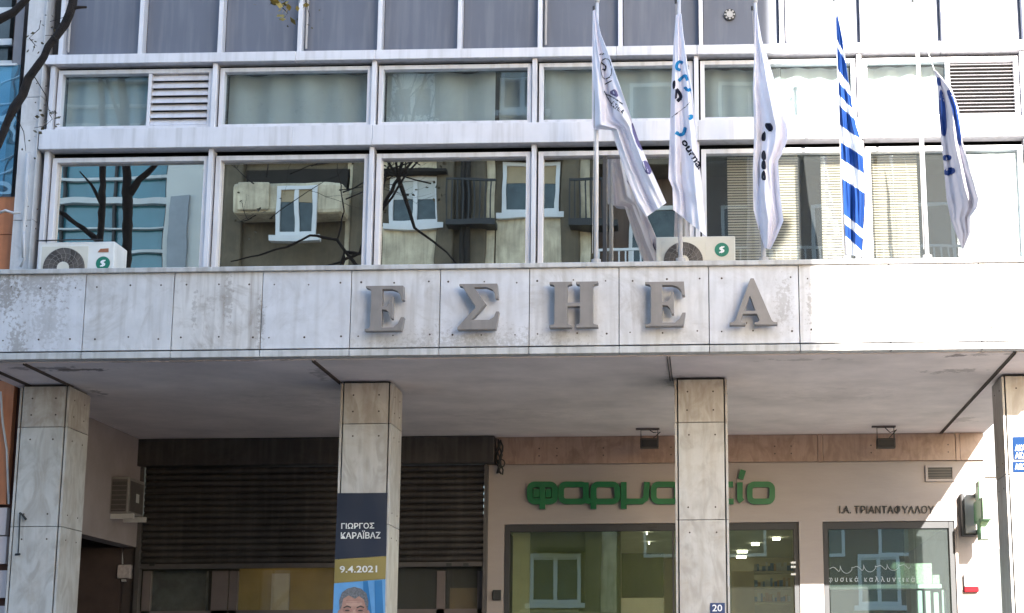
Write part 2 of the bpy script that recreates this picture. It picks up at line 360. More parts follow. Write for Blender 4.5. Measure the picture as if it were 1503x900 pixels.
# ------------------------------------------------------------------ office building
OB = empty('office_building', (0, 1.22, 0), 'white and grey modernist office block with marble fascia over an open ground floor arcade', 'building')
ZB, ZT = 4.62, 5.477
YW, YG, YB = 1.20, 1.335, 5.23
XL, XR = -6.95, P(1443, 650, 5.23).x+.03
JX = P(1173, 450, 0).x; MOD = .833
# fascia slabs with joints and screws
f = MB(); f.box(XL, XR-.02, .035, .16, ZB+.05, ZT-.05, 1)
js = [JX + MOD*k for k in range(-10, 4)]
for i in range(len(js)-1):
    a, b = max(js[i], XL), min(js[i+1], XR)
    o = random.uniform(-.003, .003)
    f.box(a+.004, b-.004, o, .034, ZB+.075, ZT-.048, (0, 4, 0, 3, 4, 0, 4, 0, 0, 4, 0, 4, 0, 4)[i % 14])
    for fx in (.12, .5, .88):
        for zz in (ZT-.17, ZB+.19):
            c = js[i]+MOD*fx+random.uniform(-.03, .03); q = random.uniform(.007, .011)
            f.cyl((c, o-.004, zz+random.uniform(-.012, .012)), q, .006, n=8, mi=2)
f.build('fascia', [FASC, DARK, SCREW, FASCB, FASCC], OB, bevel=.002)
d = MB()
for i in range(len(js)-1):
    a, b = max(js[i], XL), min(js[i+1], XR); d.box(a+.003, b-.003, -.012, .12, ZB-.002, ZB+.060)
d.build('drip_edge', LEDM, OB, bevel=.003)
MB().box(XL, XR, -.035, .30, ZT-.046, ZT).build('coping', LEDM, OB, bevel=.006)
MB().box(XL, XR, .165, 1.6, ZB+.01, 5.40).build('canopy_slab', CONC, OB)
# soffit with joints
s = MB(); seams = [XL, 2.87, XR]
for a, b in zip(seams, seams[1:]):
    s.box(a+.018, b-.018, .125, YB+.2, ZB-.012, ZB+.008)
s.box(XL, XR, .13, YB+.2, ZB+.03, ZB+.05, 1)
s.build('soffit', [SOFF, DARK], OB)
for X in (-6.76, -6.36, -3.64, -.327, 2.87):
    sm = MB(); sm.box(X-.016, X-.009, .13, 1.35 if X < 0 else YB, ZB-.03, ZB-.0125); sm.box(X+.008, X+.014, .13, 1.35 if X < 0 else YB, ZB-.026, ZB-.0125)
    sm.build('soffit_trim', SCREW, OB)
# columns
def column(x0, x1, y0, y1, zj):
    m = MB(); m.box(x0+.025, x1-.025, y0+.025, y1-.025, 0, ZB-.02, 1)
    zs = [.02] + zj + [ZB-.035]
    for a, b in zip(zs, zs[1:]):
        a += .003; b -= .003; t = .022; k0 = 3 if b > 4.4 else (0 if a < 3.2 else 4)
        m.box(x0+.036, x1-.036, y0, y0+t, a, b, k0); m.box(x0+.036, x1-.036, y1-t, y1, a, b, k0)
        m.box(x0, x0+t, y0+.004, y1-.004, a, b, k0); m.box(x1-t, x1, y0+.004, y1-.004, a, b, k0)
        for zz in (a+.12, b-.12):
            for xx in (x0+.13, x1-.13): m.cyl((xx+random.uniform(-.01,.01), y0-.004, zz), .009, .006, n=8, mi=2)
            for yy in (y0+.15, y1-.15):
                m.cyl((x1-.002, yy, zz), .008, .006, axis='X', n=8, mi=2); m.cyl((x0-.004, yy, zz), .008, .006, axis='X', n=8, mi=2)
    return m.build('column', [COLM, DARK, SCREW, COLMB, COLMC], OB, bevel=.002)
column(-6.835, -6.335, 1.22, 1.80, [1.35, P(50, 773, 1.22).z, P(60, 627, 1.22).z])
column(-3.615, -3.10, 1.22, 1.80, [1.35, P(530, 770, 1.22).z, P(530, 622, 1.22).z])
column(-.295, .225, 1.22, 1.80, [1.35, P(1030, 763, 1.22).z, P(1030, 620, 1.22).z])
column(2.93, 3.46, 1.22, 1.80, [1.35, P(1490, 696, 1.22).z])

# upper facade: bands, mullions, spandrels
Z1, Z1b, Z2, Z2b = 8.072, 7.97, 7.255, 7.041
xs6 = [-6.717, -5.02, -3.363, -1.70, -.035, 1.636, 3.305]
UL = -6.80; UR = 3.66
for z0, z1, yf, nm in ((Z1b, Z1, 1.17, 'upper_band'), (Z2b, Z2, 1.15, 'lower_band')):
    m = MB(); x = UL
    ks = [UL] + [q for q in (xs6[k] + (MOD if k % 2 else 0) for k in range(1, 6))] + [UR]
    for a, b in zip(ks, ks[1:]): m.box(a+.0015, b-.0015, yf, 1.33, z0, z1)
    m.build(nm, ALU, OB, bevel=.004)
for i, x in enumerate(xs6):                       # mullions of the two window rows
    for z0, z1 in ((5.30, Z2b-.003), (Z2+.003, Z1b-.003)):
        MB().box(x-.035, x+.012, 1.21, 1.36, z0, z1).build('mullion', ALU, OB, bevel=.003)
x = -6.66; i = 0
tops = [xs6[0] + .06 + MOD*k for k in range(0, 13)]
for i, x in enumerate(tops):
    MB().box(x-.022, x+.022, 1.19, 1.33, Z1+.003, 11.6).build('mullion', ALU, OB, bevel=.003)
    if i % 3 == 0: MB().cyl((x+.055, 1.26, Z1+.06), .013, 3.4, axis='Z', n=8).build('downpipe', ALUD, OB)
for a, b in zip(tops, tops[1:]):
    MB().box(a+.028, b-.028, 1.31, 1.34, Z1+.012, 9.5).build('spandrel_panel', PANEL, OB, bevel=.003)
MB().box(UL, UR, 1.345, 1.40, Z1, 9.6).build('spandrel_backing', DARK, OB)
v = MB(); c = P(1071, 22, 1.30)
v.cyl((c.x, 1.285, c.z), .062, .02, n=20, mi=0); v.cyl((c.x, 1.275, c.z), .035, .01, n=14, mi=1)
for k in range(8):
    a = k*math.pi/4; v.cyl((c.x+.047*math.cos(a), 1.279, c.z+.047*math.sin(a)), .010, .006, n=8, mi=1)
v.build('flue_vent', [BLACK, GREYB], OB)

def frame_mb(x0, x1, z0, z1, t, y0, y1):
    m = MB(); m.box(x0, x0+t, y0, y1, z0, z1); m.box(x1-t, x1, y0, y1, z0, z1)
    m.box(x0+t, x1-t, y0, y1, z1-t, z1); m.box(x0+t, x1-t, y0, y1, z0, z0+t); return m
def pane(x0, x1, z0, z1, par, m, y=YG, tilt=None):
    o = MB().box(x0, x1, y, y+.006, z0, z1).build('pane', m, par); return o
def curtain(x0, x1, z0, z1, par, m, y=1.52, amp=.02, freq=26):
    mb = MB(); n = max(12, int((x1-x0)*70)); ph = rnd()*9
    vs = []
    for i in range(n+1):
        xx = x0+(x1-x0)*i/n; yy = y+amp*math.sin(xx*freq+ph)+amp*.6*math.sin(xx*freq*.37+ph*2)
        vs += [(xx, yy, z0), (xx, yy+.01*math.sin(xx*5), z1)]
    mb.add(vs, [(2*i, 2*i+2, 2*i+3, 2*i+1) for i in range(n)])
    return mb.build('curtain', m, par, smooth=True, recalc=False)
def slat_blind(x0, x1, z0, z1, par, m=BLIND, y=1.47, step=.028):
    mb = MB(); z = z1
    while z > z0:
        mb.add([(x0, y+.016, z), (x1, y+.016, z), (x1, y, z-.024), (x0, y, z-.024)], [(0, 1, 2, 3)]); z -= step
    return mb.build('blind', m, par, recalc=False)
def louvre(x0, x1, z0, z1, n, par, m, y0=1.27, cov=1):
    mb = MB(); h = (z1-z0)/n; H_ = h; 
    for k in range(n):
        z = z0+H_*k; h = H_*cov
        mb.add([(x0, y0, z+.004), (x1, y0, z+.004), (x1, y0+.05, z+h*.98), (x0, y0+.05, z+h*.98),
                (x0, y0+.006, z), (x1, y0+.006, z), (x1, y0+.056, z+h*.93), (x0, y0+.056, z+h*.93)],
               [(0, 1, 2, 3), (7, 6, 5, 4), (0, 4, 5, 1), (3, 2, 6, 7), (0, 3, 7, 4), (1, 5, 6, 2)])
    mb.box(x0-.0, x1+.0, y0+.065, y0+.07, z0, z1, 1)
    return mb.build('louvre', [m, DARK], par)
for i in range(6):                                # upper row
    a, b = xs6[i]+.03, xs6[i+1]-.045; z0, z1 = Z2+.02, Z1b-.035
    W = frame_mb(a, b, z0, z1, .045, 1.265, 1.36).build('window', ALU, OB, bevel=.003)
    a += .048; b -= .048; z0 += .047; z1 -= .047
    if i == 0:
        xs = P(221, 145, 1.33).x
        MB().box(xs-.012, xs+.022, 1.272, 1.35, z0, z1).build('window_post', ALU, W)
        pane(a, xs-.013, z0, z1, W, GLASSU); louvre(xs+.025, b, z0, z1, 7, W, ALU)
        curtain(a, b, z0-.03, z1+.03, W, CURT, 1.45)
    elif i == 5:
        xs = P(1392, 130, 1.33).x
        MB().box(xs-.03, xs+.01, 1.272, 1.35, z0, z1).build('window_post', ALU, W)
        pane(a, xs-.032, z0, z1, W, GLASSU); louvre(xs+.013, b, z0, z1, 15, W, ALU, cov=.5); curtain(a, b, z0-.03, z1+.03, W, CURTW, 1.5)
    else:
        pane(a, b, z0, z1, W, GLASSU)
        if i == 4: curtain(a, P(1146, 145, 1.5).x, z0-.03, z1+.03, W, CURT, 1.5); curtain(P(1147, 145, 1.5).x, b, z0-.03, z1+.03, W, CURTW, 1.5)  # split at the sun edge, sunlit half in the whiter cloth
        elif i == 2: curtain(a, b-.35, z0-.03, z1+.03, W, CURT, 1.46, .03, 14); curtain(b-.33, b, z0-.03, z1+.03, W, CURT, 1.65)
        else: curtain(a, b, z0-.03, z1+.03, W, CURT, 1.45, .025, 18)
for i in range(6):                                # lower row
    a, b = xs6[i]+.03, xs6[i+1]-.045; z0, z1 = 5.33, Z2b-.06
    W = frame_mb(a, b, z0, z1, .05, 1.265, 1.36).build('window', ALU, OB, bevel=.003)
    a += .053; b -= .053; z0 += .052; z1 -= .052
    if i in (3,):
        xm = P(888, 300, 1.33).x
        MB().box(xm-.02, xm+.02, 1.28, 1.35, z0, z1).build('window_post', DKFR, W)
        pane(a, xm-.021, z0, z1, W, GLASS); pane(xm+.021, b, z0, z1, W, GLASS)
    elif i == 4:
        pane(a, b, z0, z1, W, GLASSU); slat_blind(P(1068, 300, 1.47).x, P(1172, 300, 1.47).x, z0, z1+.03, W); slat_blind(P(1206, 300, 1.47).x, b+.02, z0, z1+.03, W)
    elif i == 5:
        xm = P(1362, 300, 1.33).x
        pane(a, b, z0, z1, W, GLASSU); slat_blind(a, xm-.08, z0, z1+.03, W)
        curtain(P(1442, 300, 1.5).x, b+.02, z0, z1+.03, W, CURTW, 1.48)
    else: pane(a, b, z0, z1, W, GLASS)
# room behind the glass
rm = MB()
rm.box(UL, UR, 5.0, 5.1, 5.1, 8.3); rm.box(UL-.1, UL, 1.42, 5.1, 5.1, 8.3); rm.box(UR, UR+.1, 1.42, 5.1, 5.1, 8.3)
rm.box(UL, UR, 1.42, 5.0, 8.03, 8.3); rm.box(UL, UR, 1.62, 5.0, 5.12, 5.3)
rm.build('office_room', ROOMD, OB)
MB().box(UL-.05, UR+.2, 1.5, 12, 9.0, 12).box(XL, XR-.05, 5.4, 12, ZB+.2, 9).build('building_body', PLAST, OB)
# marble pilaster at the left edge and right edge
pl = MB()
XR_=0; xa, xb, xc = P(32, 150, 1.2).x, P(60, 150, 1.2).x, UL-.015
for z0, z1 in ((5.40, 6.30), (6.306, 7.62), (7.626, 9.2)):
    pl.box(xa, xb-.004, 1.20, 1.40, z0, z1); pl.box(xb+.002, xc, 1.16, 1.40, z0, z1)
    for zz in (z0+.1, z1-.1):
        pl.cyl((xb+.06, 1.156, zz), .008, .006, n=8, mi=1); pl.cyl((xc-.05, 1.156, zz+.03), .008, .006, n=8, mi=1)
pl.build('pilaster', [PILM, SCREW], OB, bevel=.002)
MB().box(UR+.003, UR+.24, 1.17, 1.42, 5.4, 9.2).build('pilaster', PILM, OB)

# ------------------------------------------------------------------ arcade back
def px_x(px, y=800, Y=YB): return P(px, y, Y).x
def px_z(py, x=1000, Y=YB): return P(x, py, Y).z
zsh = px_z(768, 950); zwin = px_z(765, 1300); zbm0, zbm1 = px_z(680, 1000), ZB-.014
xs_ = [px_x(v) for v in (727, 740, 1173, 1208, 1402)]; xe = P(1443, 650, YB).x
bw = MB()
bw.box(px_x(716)-.03, xe, YB, YB+.22, max(zsh, zwin), zbm0-.002)                # wall above the shop
bw.box(px_x(716)-.03, xs_[1], YB, YB+.22, 0, max(zsh, zwin)-.0)
bw.box(xs_[2], xs_[3], YB, YB+.22, 0, max(zsh, zwin)-.0)
bw.box(xs_[4], xe, YB, YB+.22, 0, max(zsh, zwin)-.0)
bw.build('shop_wall', PLAST, OB)
MB().box(xe-.22, xe, YB+.22, 12, 0, ZB).build('gable_wall', PLAST, OB)
be = MB(); sx = [px_x(v, 660) for v in (729, 1200, 1207, 1402, 1408)] + [xe-.003]
be.box(sx[0], sx[1]-.004, YB-.05, YB+.2, zbm0, zbm1); be.box(sx[1], sx[2], YB-.06, YB+.2, zbm0-.006, zbm1)
be.box(sx[2]+.004, sx[3]-.004, YB-.05, YB+.2, zbm0, zbm1); be.box(sx[3], sx[4], YB-.06, YB+.2, zbm0-.006, zbm1); be.box(sx[4]+.004, sx[5], YB-.05, YB+.2, zbm0, zbm1)
for px in (792, 818, 886, 985, 1137, 1161, 1278, 1391):
    for dz in (.1, .19): be.cyl((px_x(px, 660), YB-.055, zbm0+dz), .010, .007, n=8, mi=1)
be.build('lintel', [BROWNM, SCREW], OB, bevel=.003)
# shop front of the pharmacy
def shopfront(x0, x1, z1, posts, m, y=YB+.03):
    W = MB(); t = .06
    W.box(x0, x0+t, y, y+.09, .02, z1); W.box(x1-t, x1, y, y+.09, .02, z1); W.box(x0+t, x1-t, y, y+.09, z1-t*1.4, z1); W.box(x0+t, x1-t, y, y+.09, .02, .12)
    W = W.build('shop_window', DKFR, OB, bevel=.003)
    ed = [x0+t] + posts + [x1-t]
    for p in posts: MB().box(p-.012, p+.012, y+.01, y+.07, .121, z1-t*1.4-.001).build('window_post', DKFR, W)
    for a, b in zip(ed, ed[1:]):
        MB().box(a+.013, b-.013, y+.04, y+.046, .121, z1-t*1.4-.002).build('pane', m, W)
    return W
SW = shopfront(xs_[1]+.005, xs_[2]-.005, zsh-.004, [px_x(988)], GLASSP)
SV = shopfront(xs_[3]+.005, xs_[4]-.005, zwin-.004, [], GLASSW)
k = MB()
for py in (826, 832, 843): k.pbox(1161, py-1.5, 1168, py+1.5, YB+.015, YB+.028)
k.build('door_fitting', WHITE, SW)
MB().pbox(953, 771, 965, 776, YB+.012, YB+.028).build('door_sensor', BLACK, SW)
g = MB()
g.pbox(1215, 774.6, 1385, 776.4, YB+.063, YB+.066); g.pbox(1213, 858, 1382, 864, YB+.25, YB+.45)
g.build('glass_shelf', mat('pale_shelf', (.5,.52,.5), .4), SV)
tx = MB(); text_solid(tx, 'φ υ σ ι κ ά   κ α λ λ υ ν τ ι κ ά', 1216, 846, 1343, 856, YB+.060, .003, .004)
sc = [(1216 + i*1.15 - 3*math.sin(i*.42), 838 - 4.5*math.sin(i*.42+1.2)*(.5+abs(math.sin(i*.11))) - 10*max(0, math.sin(i*.21))**6 - i*.05) for i in range(104)]
stroke(tx, sc, .55, YB+.059, .002)
tx.build('window_lettering', mat('white_film', (.5,.54,.54), .6), SV)
# pharmacy room
MB().box(xs_[0]-.1, xe-.25, 12.0, 12.1, 0, 3.7).box(xs_[0]-.2, xs_[0]-.1, YB+.3, 12, 0, 3.7).box(xs_[0]-.2, xe-.25, YB+.25, 12, -.02, .03).build('pharmacy_room', CREAM, OB)
MB().box(xs_[0]-.2, xe-.25, YB+.22, 12, 3.62, 3.7).build('pharmacy_ceiling', mat('shop_ceiling', (.42,.41,.36), .8), OB)
MB().pbox(777, 770, 911, 990, YB+.5, YB+.55).build('display_panel', OLIVE, OB)
MB().pbox(752, 783, 777, 990, YB+.45, YB+.6).build('display_panel', CREAM, OB)
MB().pbox(912, 878, 974, 990, YB+.6, YB+1.0).build('display_cabinet', mat('beige_cabinet', (.5,.42,.36), .6), OB)
MB().pbox(912, 812, 974, 877, YB+1.2, YB+1.3).build('display_panel', OLIVE, OB)
mm = MB()
mm.pbox(1213, 766, 1330, 990, YB+1.0, YB+1.05); mm.build('display_panel', mat('dark_green_wall', (.035,.05,.025), .7), OB)
MB().pbox(1075, 838, 1108, 990, YB+3.0, YB+3.1).build('display_panel', mat('warm_panel', (.6,.46,.28), .7), OB)
MB().pbox(1327, 827, 1368, 857, YB+.30, YB+.31).pbox(1369, 844, 1379, 857, YB+.31, YB+.32).build('poster', mat('speckled_poster', (.42,.43,.34), .7, .5, 45), OB)
pk = MB()
for px in (1348, 1360, 1372, 1384): pk.pbox(px, 866+rnd()*5, px+7, 960, YB+.28, YB+.34)
pk.build('product_row', mat('white_packs', (.35,.38,.35), .5), OB)
for k, (ya, yb) in enumerate(((823, 826), (846, 849), (868, 871))):
    MB().pbox(1106, ya+15, 1162, yb+15, 9.0, 9.3).build('shelf', CREAM, OB)
    m_ = MB(); px = 1107
    while px < 1160:
        w__ = random.uniform(2, 5); m_.pbox(px, ya+15-random.uniform(6, 14), px+w__, ya+15-.2, 9.05, 9.2, random.randrange(3)); px += w__+.5
    m_.build('product_row', [mat('pack_white', (.5,.5,.46)), mat('pack_blue', (.12,.2,.3)), mat('pack_ochre', (.4,.25,.1))], OB)
def strip(px0, py0, px1, py1, zc=3.60):
    d0, d1 = ray(px0, py0), ray(px1, py1); a = CAMP + d0*((zc-CAMP.z)/d0.z); b = CAMP + d1*((zc-CAMP.z)/d1.z)
    return a, b
for (x0, y0, x1, y1) in ((1082, 810, 1097, 810), (1081, 818, 1095, 818), (1076, 827, 1089, 827), (1070, 836, 1086, 836), (1103, 799, 1115, 797), (1134, 791, 1146, 789), (949, 783, 952, 788), (952, 797, 955, 801)):
    a, b = strip(x0, y0, x1, y1)
    MB().box(min(a.x, b.x), max(a.x, b.x), a.y-.05, a.y+.05, 3.585, 3.615).build('ceiling_light', LAMP, OB)
# wall-side parts at the left of the arcade
swx = -6.90
MB().box(swx-.2, swx, 1.85, YB+.1, P(170, 803, 5.1).z, ZB-.013).build('side_wall', SIDEW, OB)
MB().box(-8.6, px_x(183), 5.15, 5.35, 0, 3.3).build('passage_door', mat('brown_door', (.055,.035,.03), .6, .25, 4), OB)
MB().box(px_x(184), px_x(203), YB-.02, YB+.2, 0, ZB-.015).build('shutter_pier', mat('dark_brown_pier', (.05,.037,.034), .7, .2), OB)
# roller shutter
x0, x1 = px_x(203), px_x(716); ztop, zbot = px_z(685, 450), px_z(834, 450)
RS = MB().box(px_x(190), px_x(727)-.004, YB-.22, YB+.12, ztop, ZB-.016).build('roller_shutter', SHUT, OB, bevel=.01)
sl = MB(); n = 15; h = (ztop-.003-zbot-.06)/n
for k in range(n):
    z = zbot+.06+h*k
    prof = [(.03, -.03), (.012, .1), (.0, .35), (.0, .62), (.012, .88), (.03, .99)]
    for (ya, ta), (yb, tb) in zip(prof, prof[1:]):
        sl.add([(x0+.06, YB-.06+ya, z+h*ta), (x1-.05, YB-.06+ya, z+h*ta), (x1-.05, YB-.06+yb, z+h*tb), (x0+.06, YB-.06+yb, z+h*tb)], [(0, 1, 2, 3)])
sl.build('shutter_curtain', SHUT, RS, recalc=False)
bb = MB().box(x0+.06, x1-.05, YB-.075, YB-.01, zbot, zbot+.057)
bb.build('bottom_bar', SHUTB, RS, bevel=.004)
lk = MB()
for px in (219, 655, 680): lk.pbox(px, 826.5, px+8, 831, YB-.085, YB-.076)
lk.build('lock', BLACK, RS)
MB().box(x0, x0+.055, YB-.09, YB+.02, 0, ztop-.002).build('guide_rail', SHUTB, RS); MB().box(x1-.045, x1, YB-.09, YB+.02, 0, ztop-.002).build('guide_rail', SHUTB, RS)
# shop front behind the shutter
SH = MB()
for px0, px1 in ((206, 218), (308, 332), (334, 346), (488, 500), (640, 652), (700, 712)): SH.pbox(px0, 838, px1, 990, YB+.10, YB+.17)
SH.box(x0, x1, YB+.10, YB+.17, 1.8, px_z(893)+.02)
SH = SH.build('shop_window', mat('dull_bronze_frame', (.13,.105,.10), .5), OB)
MB().box(x0+.05, x1-.05, YB+.13, YB+.136, .05, zbot+.3).build('pane', glass('dim_shop_glass', .05, (.9,.9,.9), (.85,.85,.8), .0005), SH)
MB().box(x0-.1, x1+.05, 7.4, 7.5, 0, 3.6).box(x0-.1, x0, YB+.3, 7.4, 0, 3.6).box(x0-.1, x1, YB+.3, 7.4, 3.55, 3.65).box(x1+.01, x1+.05, YB+.3, 7.4, 0, 3.6).build('shop_room', mat('dim_room_wall', (.05,.045,.03), .9), OB)
MB().pbox(349, 800, 489, 990, 6.1, 6.15).build('display_panel', YELW, OB)
MB().pbox(214, 838, 300, 990, YB+.35, YB+.45).build('poster', mat('dim_poster', (.06,.07,.075), .6, .6, 6), OB)
MB().pbox(660, 863, 702, 900, YB+.3, YB+.6).build('cardboard_box', mat('cardboard', (.17,.12,.06), .8), OB)
MB().pbox(398, 842, 424, 900, 6.06, 6.09).build('display_panel', CREAM, OB)
a = P(420, 800, 5.9)
MB().box(a.x-.6, a.x+.6, 5.7, 5.76, 3.45, 3.5).build('ceiling_light', emit('lamp_dim', (1,.8,.5), 1.1), OB)

# ------------------------------------------------------------------ letters on the fascia
SG = empty('building_sign', P(840, 485, -.1), 'five large grey bronze serif letters fixed along the marble fascia', 'sign')
GL = {
'E': [[(0,0),(.82,0),(.87,.30),(.80,.30),(.74,.17),(.64,.08),(.37,.08),(.37,.47),(.47,.46),(.53,.40),(.57,.27),(.62,.27),(.62,.76),(.57,.76),(.53,.62),(.47,.55),(.37,.545),(.37,.92),(.58,.92),(.70,.88),(.77,.80),(.80,.68),(.86,.68),(.84,1),(0,1),(0,.955),(.10,.93),(.12,.89),(.12,.10),(.09,.06),(0,.045)]],
'S': [[(0,0),(.90,0),(.97,.39),(.90,.39),(.85,.27),(.74,.21),(.33,.21),(.66,.56),(.38,.92),(.66,.92),(.80,.87),(.86,.78),(.88,.67),(.95,.67),(.92,1),(.03,1),(.03,.955),(.10,.94),(.42,.49),(0,.05)]],
'H': [[(0,0),(.44,0),(.44,.05),(.37,.07),(.355,.10),(.355,.46),(.60,.46),(.60,.10),(.585,.07),(.52,.05),(.52,0),(.96,0),(.96,.05),(.88,.07),(.86,.10),(.86,.90),(.88,.93),(.96,.95),(.96,1),(.52,1),(.52,.95),(.585,.93),(.60,.90),(.60,.54),(.355,.54),(.355,.90),(.37,.93),(.44,.95),(.44,1),(0,1),(0,.95),(.08,.93),(.10,.90),(.10,.10),(.08,.07),(0,.05)]],
'A': [[(.45,1),(.52,1),(.88,.10),(.92,.06),(1,.05),(1,0),(.52,0),(.52,.05),(.60,.06),(.62,.10),(.57,.23),(.28,.23),(.235,.10),(.25,.06),(.33,.05),(.33,0),(0,0),(0,.05),(.07,.06),(.12,.11)],[(.315,.30),(.54,.30),(.435,.62)]]}
def curve_fill(polys):
    c = bpy.data.curves.new('g', 'CURVE'); c.dimensions = '2D'; c.fill_mode = 'BOTH'
    for p in polys:
        s_ = c.splines.new('POLY'); s_.points.add(len(p)-1); s_.use_cyclic_u = True
        for q, pt in zip(p, s_.points): pt.co = (q[0], q[1], 0, 1)
    o = bpy.data.objects.new('g', c); col.objects.link(o)
    me = bpy.data.meshes.new_from_object(o.evaluated_get(bpy.context.evaluated_depsgraph_get()))
    bm = bmesh.new(); bm.from_mesh(me); bmesh.ops.remove_doubles(bm, verts=bm.verts, dist=1e-5); bm.verts.index_update()
    vs = [(v.co.x, v.co.y) for v in bm.verts]; fs = [tuple(v.index for v in f_.verts) for f_ in bm.faces]
    bm.free(); bpy.data.objects.remove(o); bpy.data.curves.remove(c); bpy.data.meshes.remove(me)
    return vs, fs
for ch, (x0, y0, x1, y1) in (('E', (535, 419, 594, 486)), ('S', (671, 416, 733, 484)), ('H', (806, 413, 878, 481)), ('E', (947, 413, 1006, 479)), ('A', (1071, 408, 1140, 477))):
    vs, fs = curve_fill(GL[ch]); mx_ = max(v[0] for v in vs)
    q0, q1 = P(x0, y1, -.14), P(x1, y0, -.14); m = MB()
    solid(m, vs, fs, lambda a, b: (q0.x+(q1.x-q0.x)*a/mx_, q0.z+(q1.z-q0.z)*b), -.14, .085)
    for t in (.25, .6): m.cyl((q0.x+(q1.x-q0.x)*t*.6, -.054, q0.z+.04), .008, .05, n=6)
    m.build('letter', LETTER, SG, bevel=.003)

# ------------------------------------------------------------------ pharmacy sign
PS = empty('pharmacy_sign', P(955, 745, YB-.05), 'green raised rounded lettering spelling pharmacy in Greek on the cream wall', 'sign')
YS = YB-.07; W_ = 8.3
def letter(strokes):
    m = MB()
    for j, (pts, cl) in enumerate(strokes): stroke(m, pts, W_, YS-.002*j, .05, cl)
    m.build('letter', GREEN, PS)
T, B_ = 711, 736
def ring(x0, x1): return (rr(x0+3.5, T, x1-3.5, B_, 7), True)
letter([ring(774, 818), ([(796, T-2), (796, 747)], False), ([(787, 718), (787, 730)], False), ([(805, 718), (805, 730)], False)])
def alpha(x0, x1): return [(rr(x0+3.5, T, x1-6, B_, 7), True), ([(x1-6.2, T-3), (x1-6.2, B_-5), (x1-4, B_-1), (x1+1, B_)], False)]
letter(alpha(820, 866))
letter([(rr(871, T, 906, B_, 7), True), ([(871, B_-6), (871, 747)], False)])
letter([([(915.5, T-3.5), (915.5, 747)], False), ([(915.5, B_), (942, B_), (948, B_-5), (949.5, T-3.5)], False)])
letter(alpha(956, 1000))
letter([([(1005, T-3), (1005, B_+3)], False), ([(1005, 723), (1014, 723), (1032, T-2)], False), ([(1014, 723), (1033, B_+2)], False)])
letter([([(1077, B_), (1050, B_), (1046, B_-4), (1046, 728), (1050, 724), (1068, 724)], False), ([(1050, 723), (1046, 719), (1047, T+2), (1052, T), (1076, T)], False)])
letter([([(1086, T-3), (1086, B_-4), (1089, B_)], False), ([(1087, T-8), (1091, 690)], False)])
letter([ring(1097, 1137)])
NS = MB(); text_solid(NS, 'Ι.Α. ΤΡΙΑΝΤΑΦΥΛΛΟΥ', 1232, 742, 1371, 754, YB-.02, .018, .006)
tag(NS.build('name_sign', BLACK), 'small black raised capitals above the shop window at right', 'sign')
# ------------------------------------------------------------------ flags
YP = .06
def lerp(pl_, t):
    L = [0]
    for a, b in zip(pl_, pl_[1:]): L.append(L[-1] + math.hypot(b[0]-a[0], b[1]-a[1]))
    d_ = t*L[-1]
    for i in range(len(pl_)-1):
        if d_ <= L[i+1] or i == len(pl_)-2:
            k_ = (d_-L[i])/max(1e-6, L[i+1]-L[i]); return (pl_[i][0]+(pl_[i+1][0]-pl_[i][0])*k_, pl_[i][1]+(pl_[i+1][1]-pl_[i][1])*k_)
def chaikin(p, n_, closed):
    for _ in range(n_):
        q = [] if closed else [p[0]]
        for i in range(len(p) if closed else len(p)-1):
            a, b = p[i], p[(i+1) % len(p)]; q += [(a[0]*.75+b[0]*.25, a[1]*.75+b[1]*.25), (a[0]*.25+b[0]*.75, a[1]*.25+b[1]*.75)]
        p = q if closed else q+[p[-1]]
    return p
class Print:                             # every printed mark becomes a part of its flag
    def __init__(s, name, m, root): s.n, s.m, s.r = name, m, root
    def add(s, vs, fs, mi=0): MB().add(vs, fs, 0).build(s.n, s.m, s.r, recalc=False)
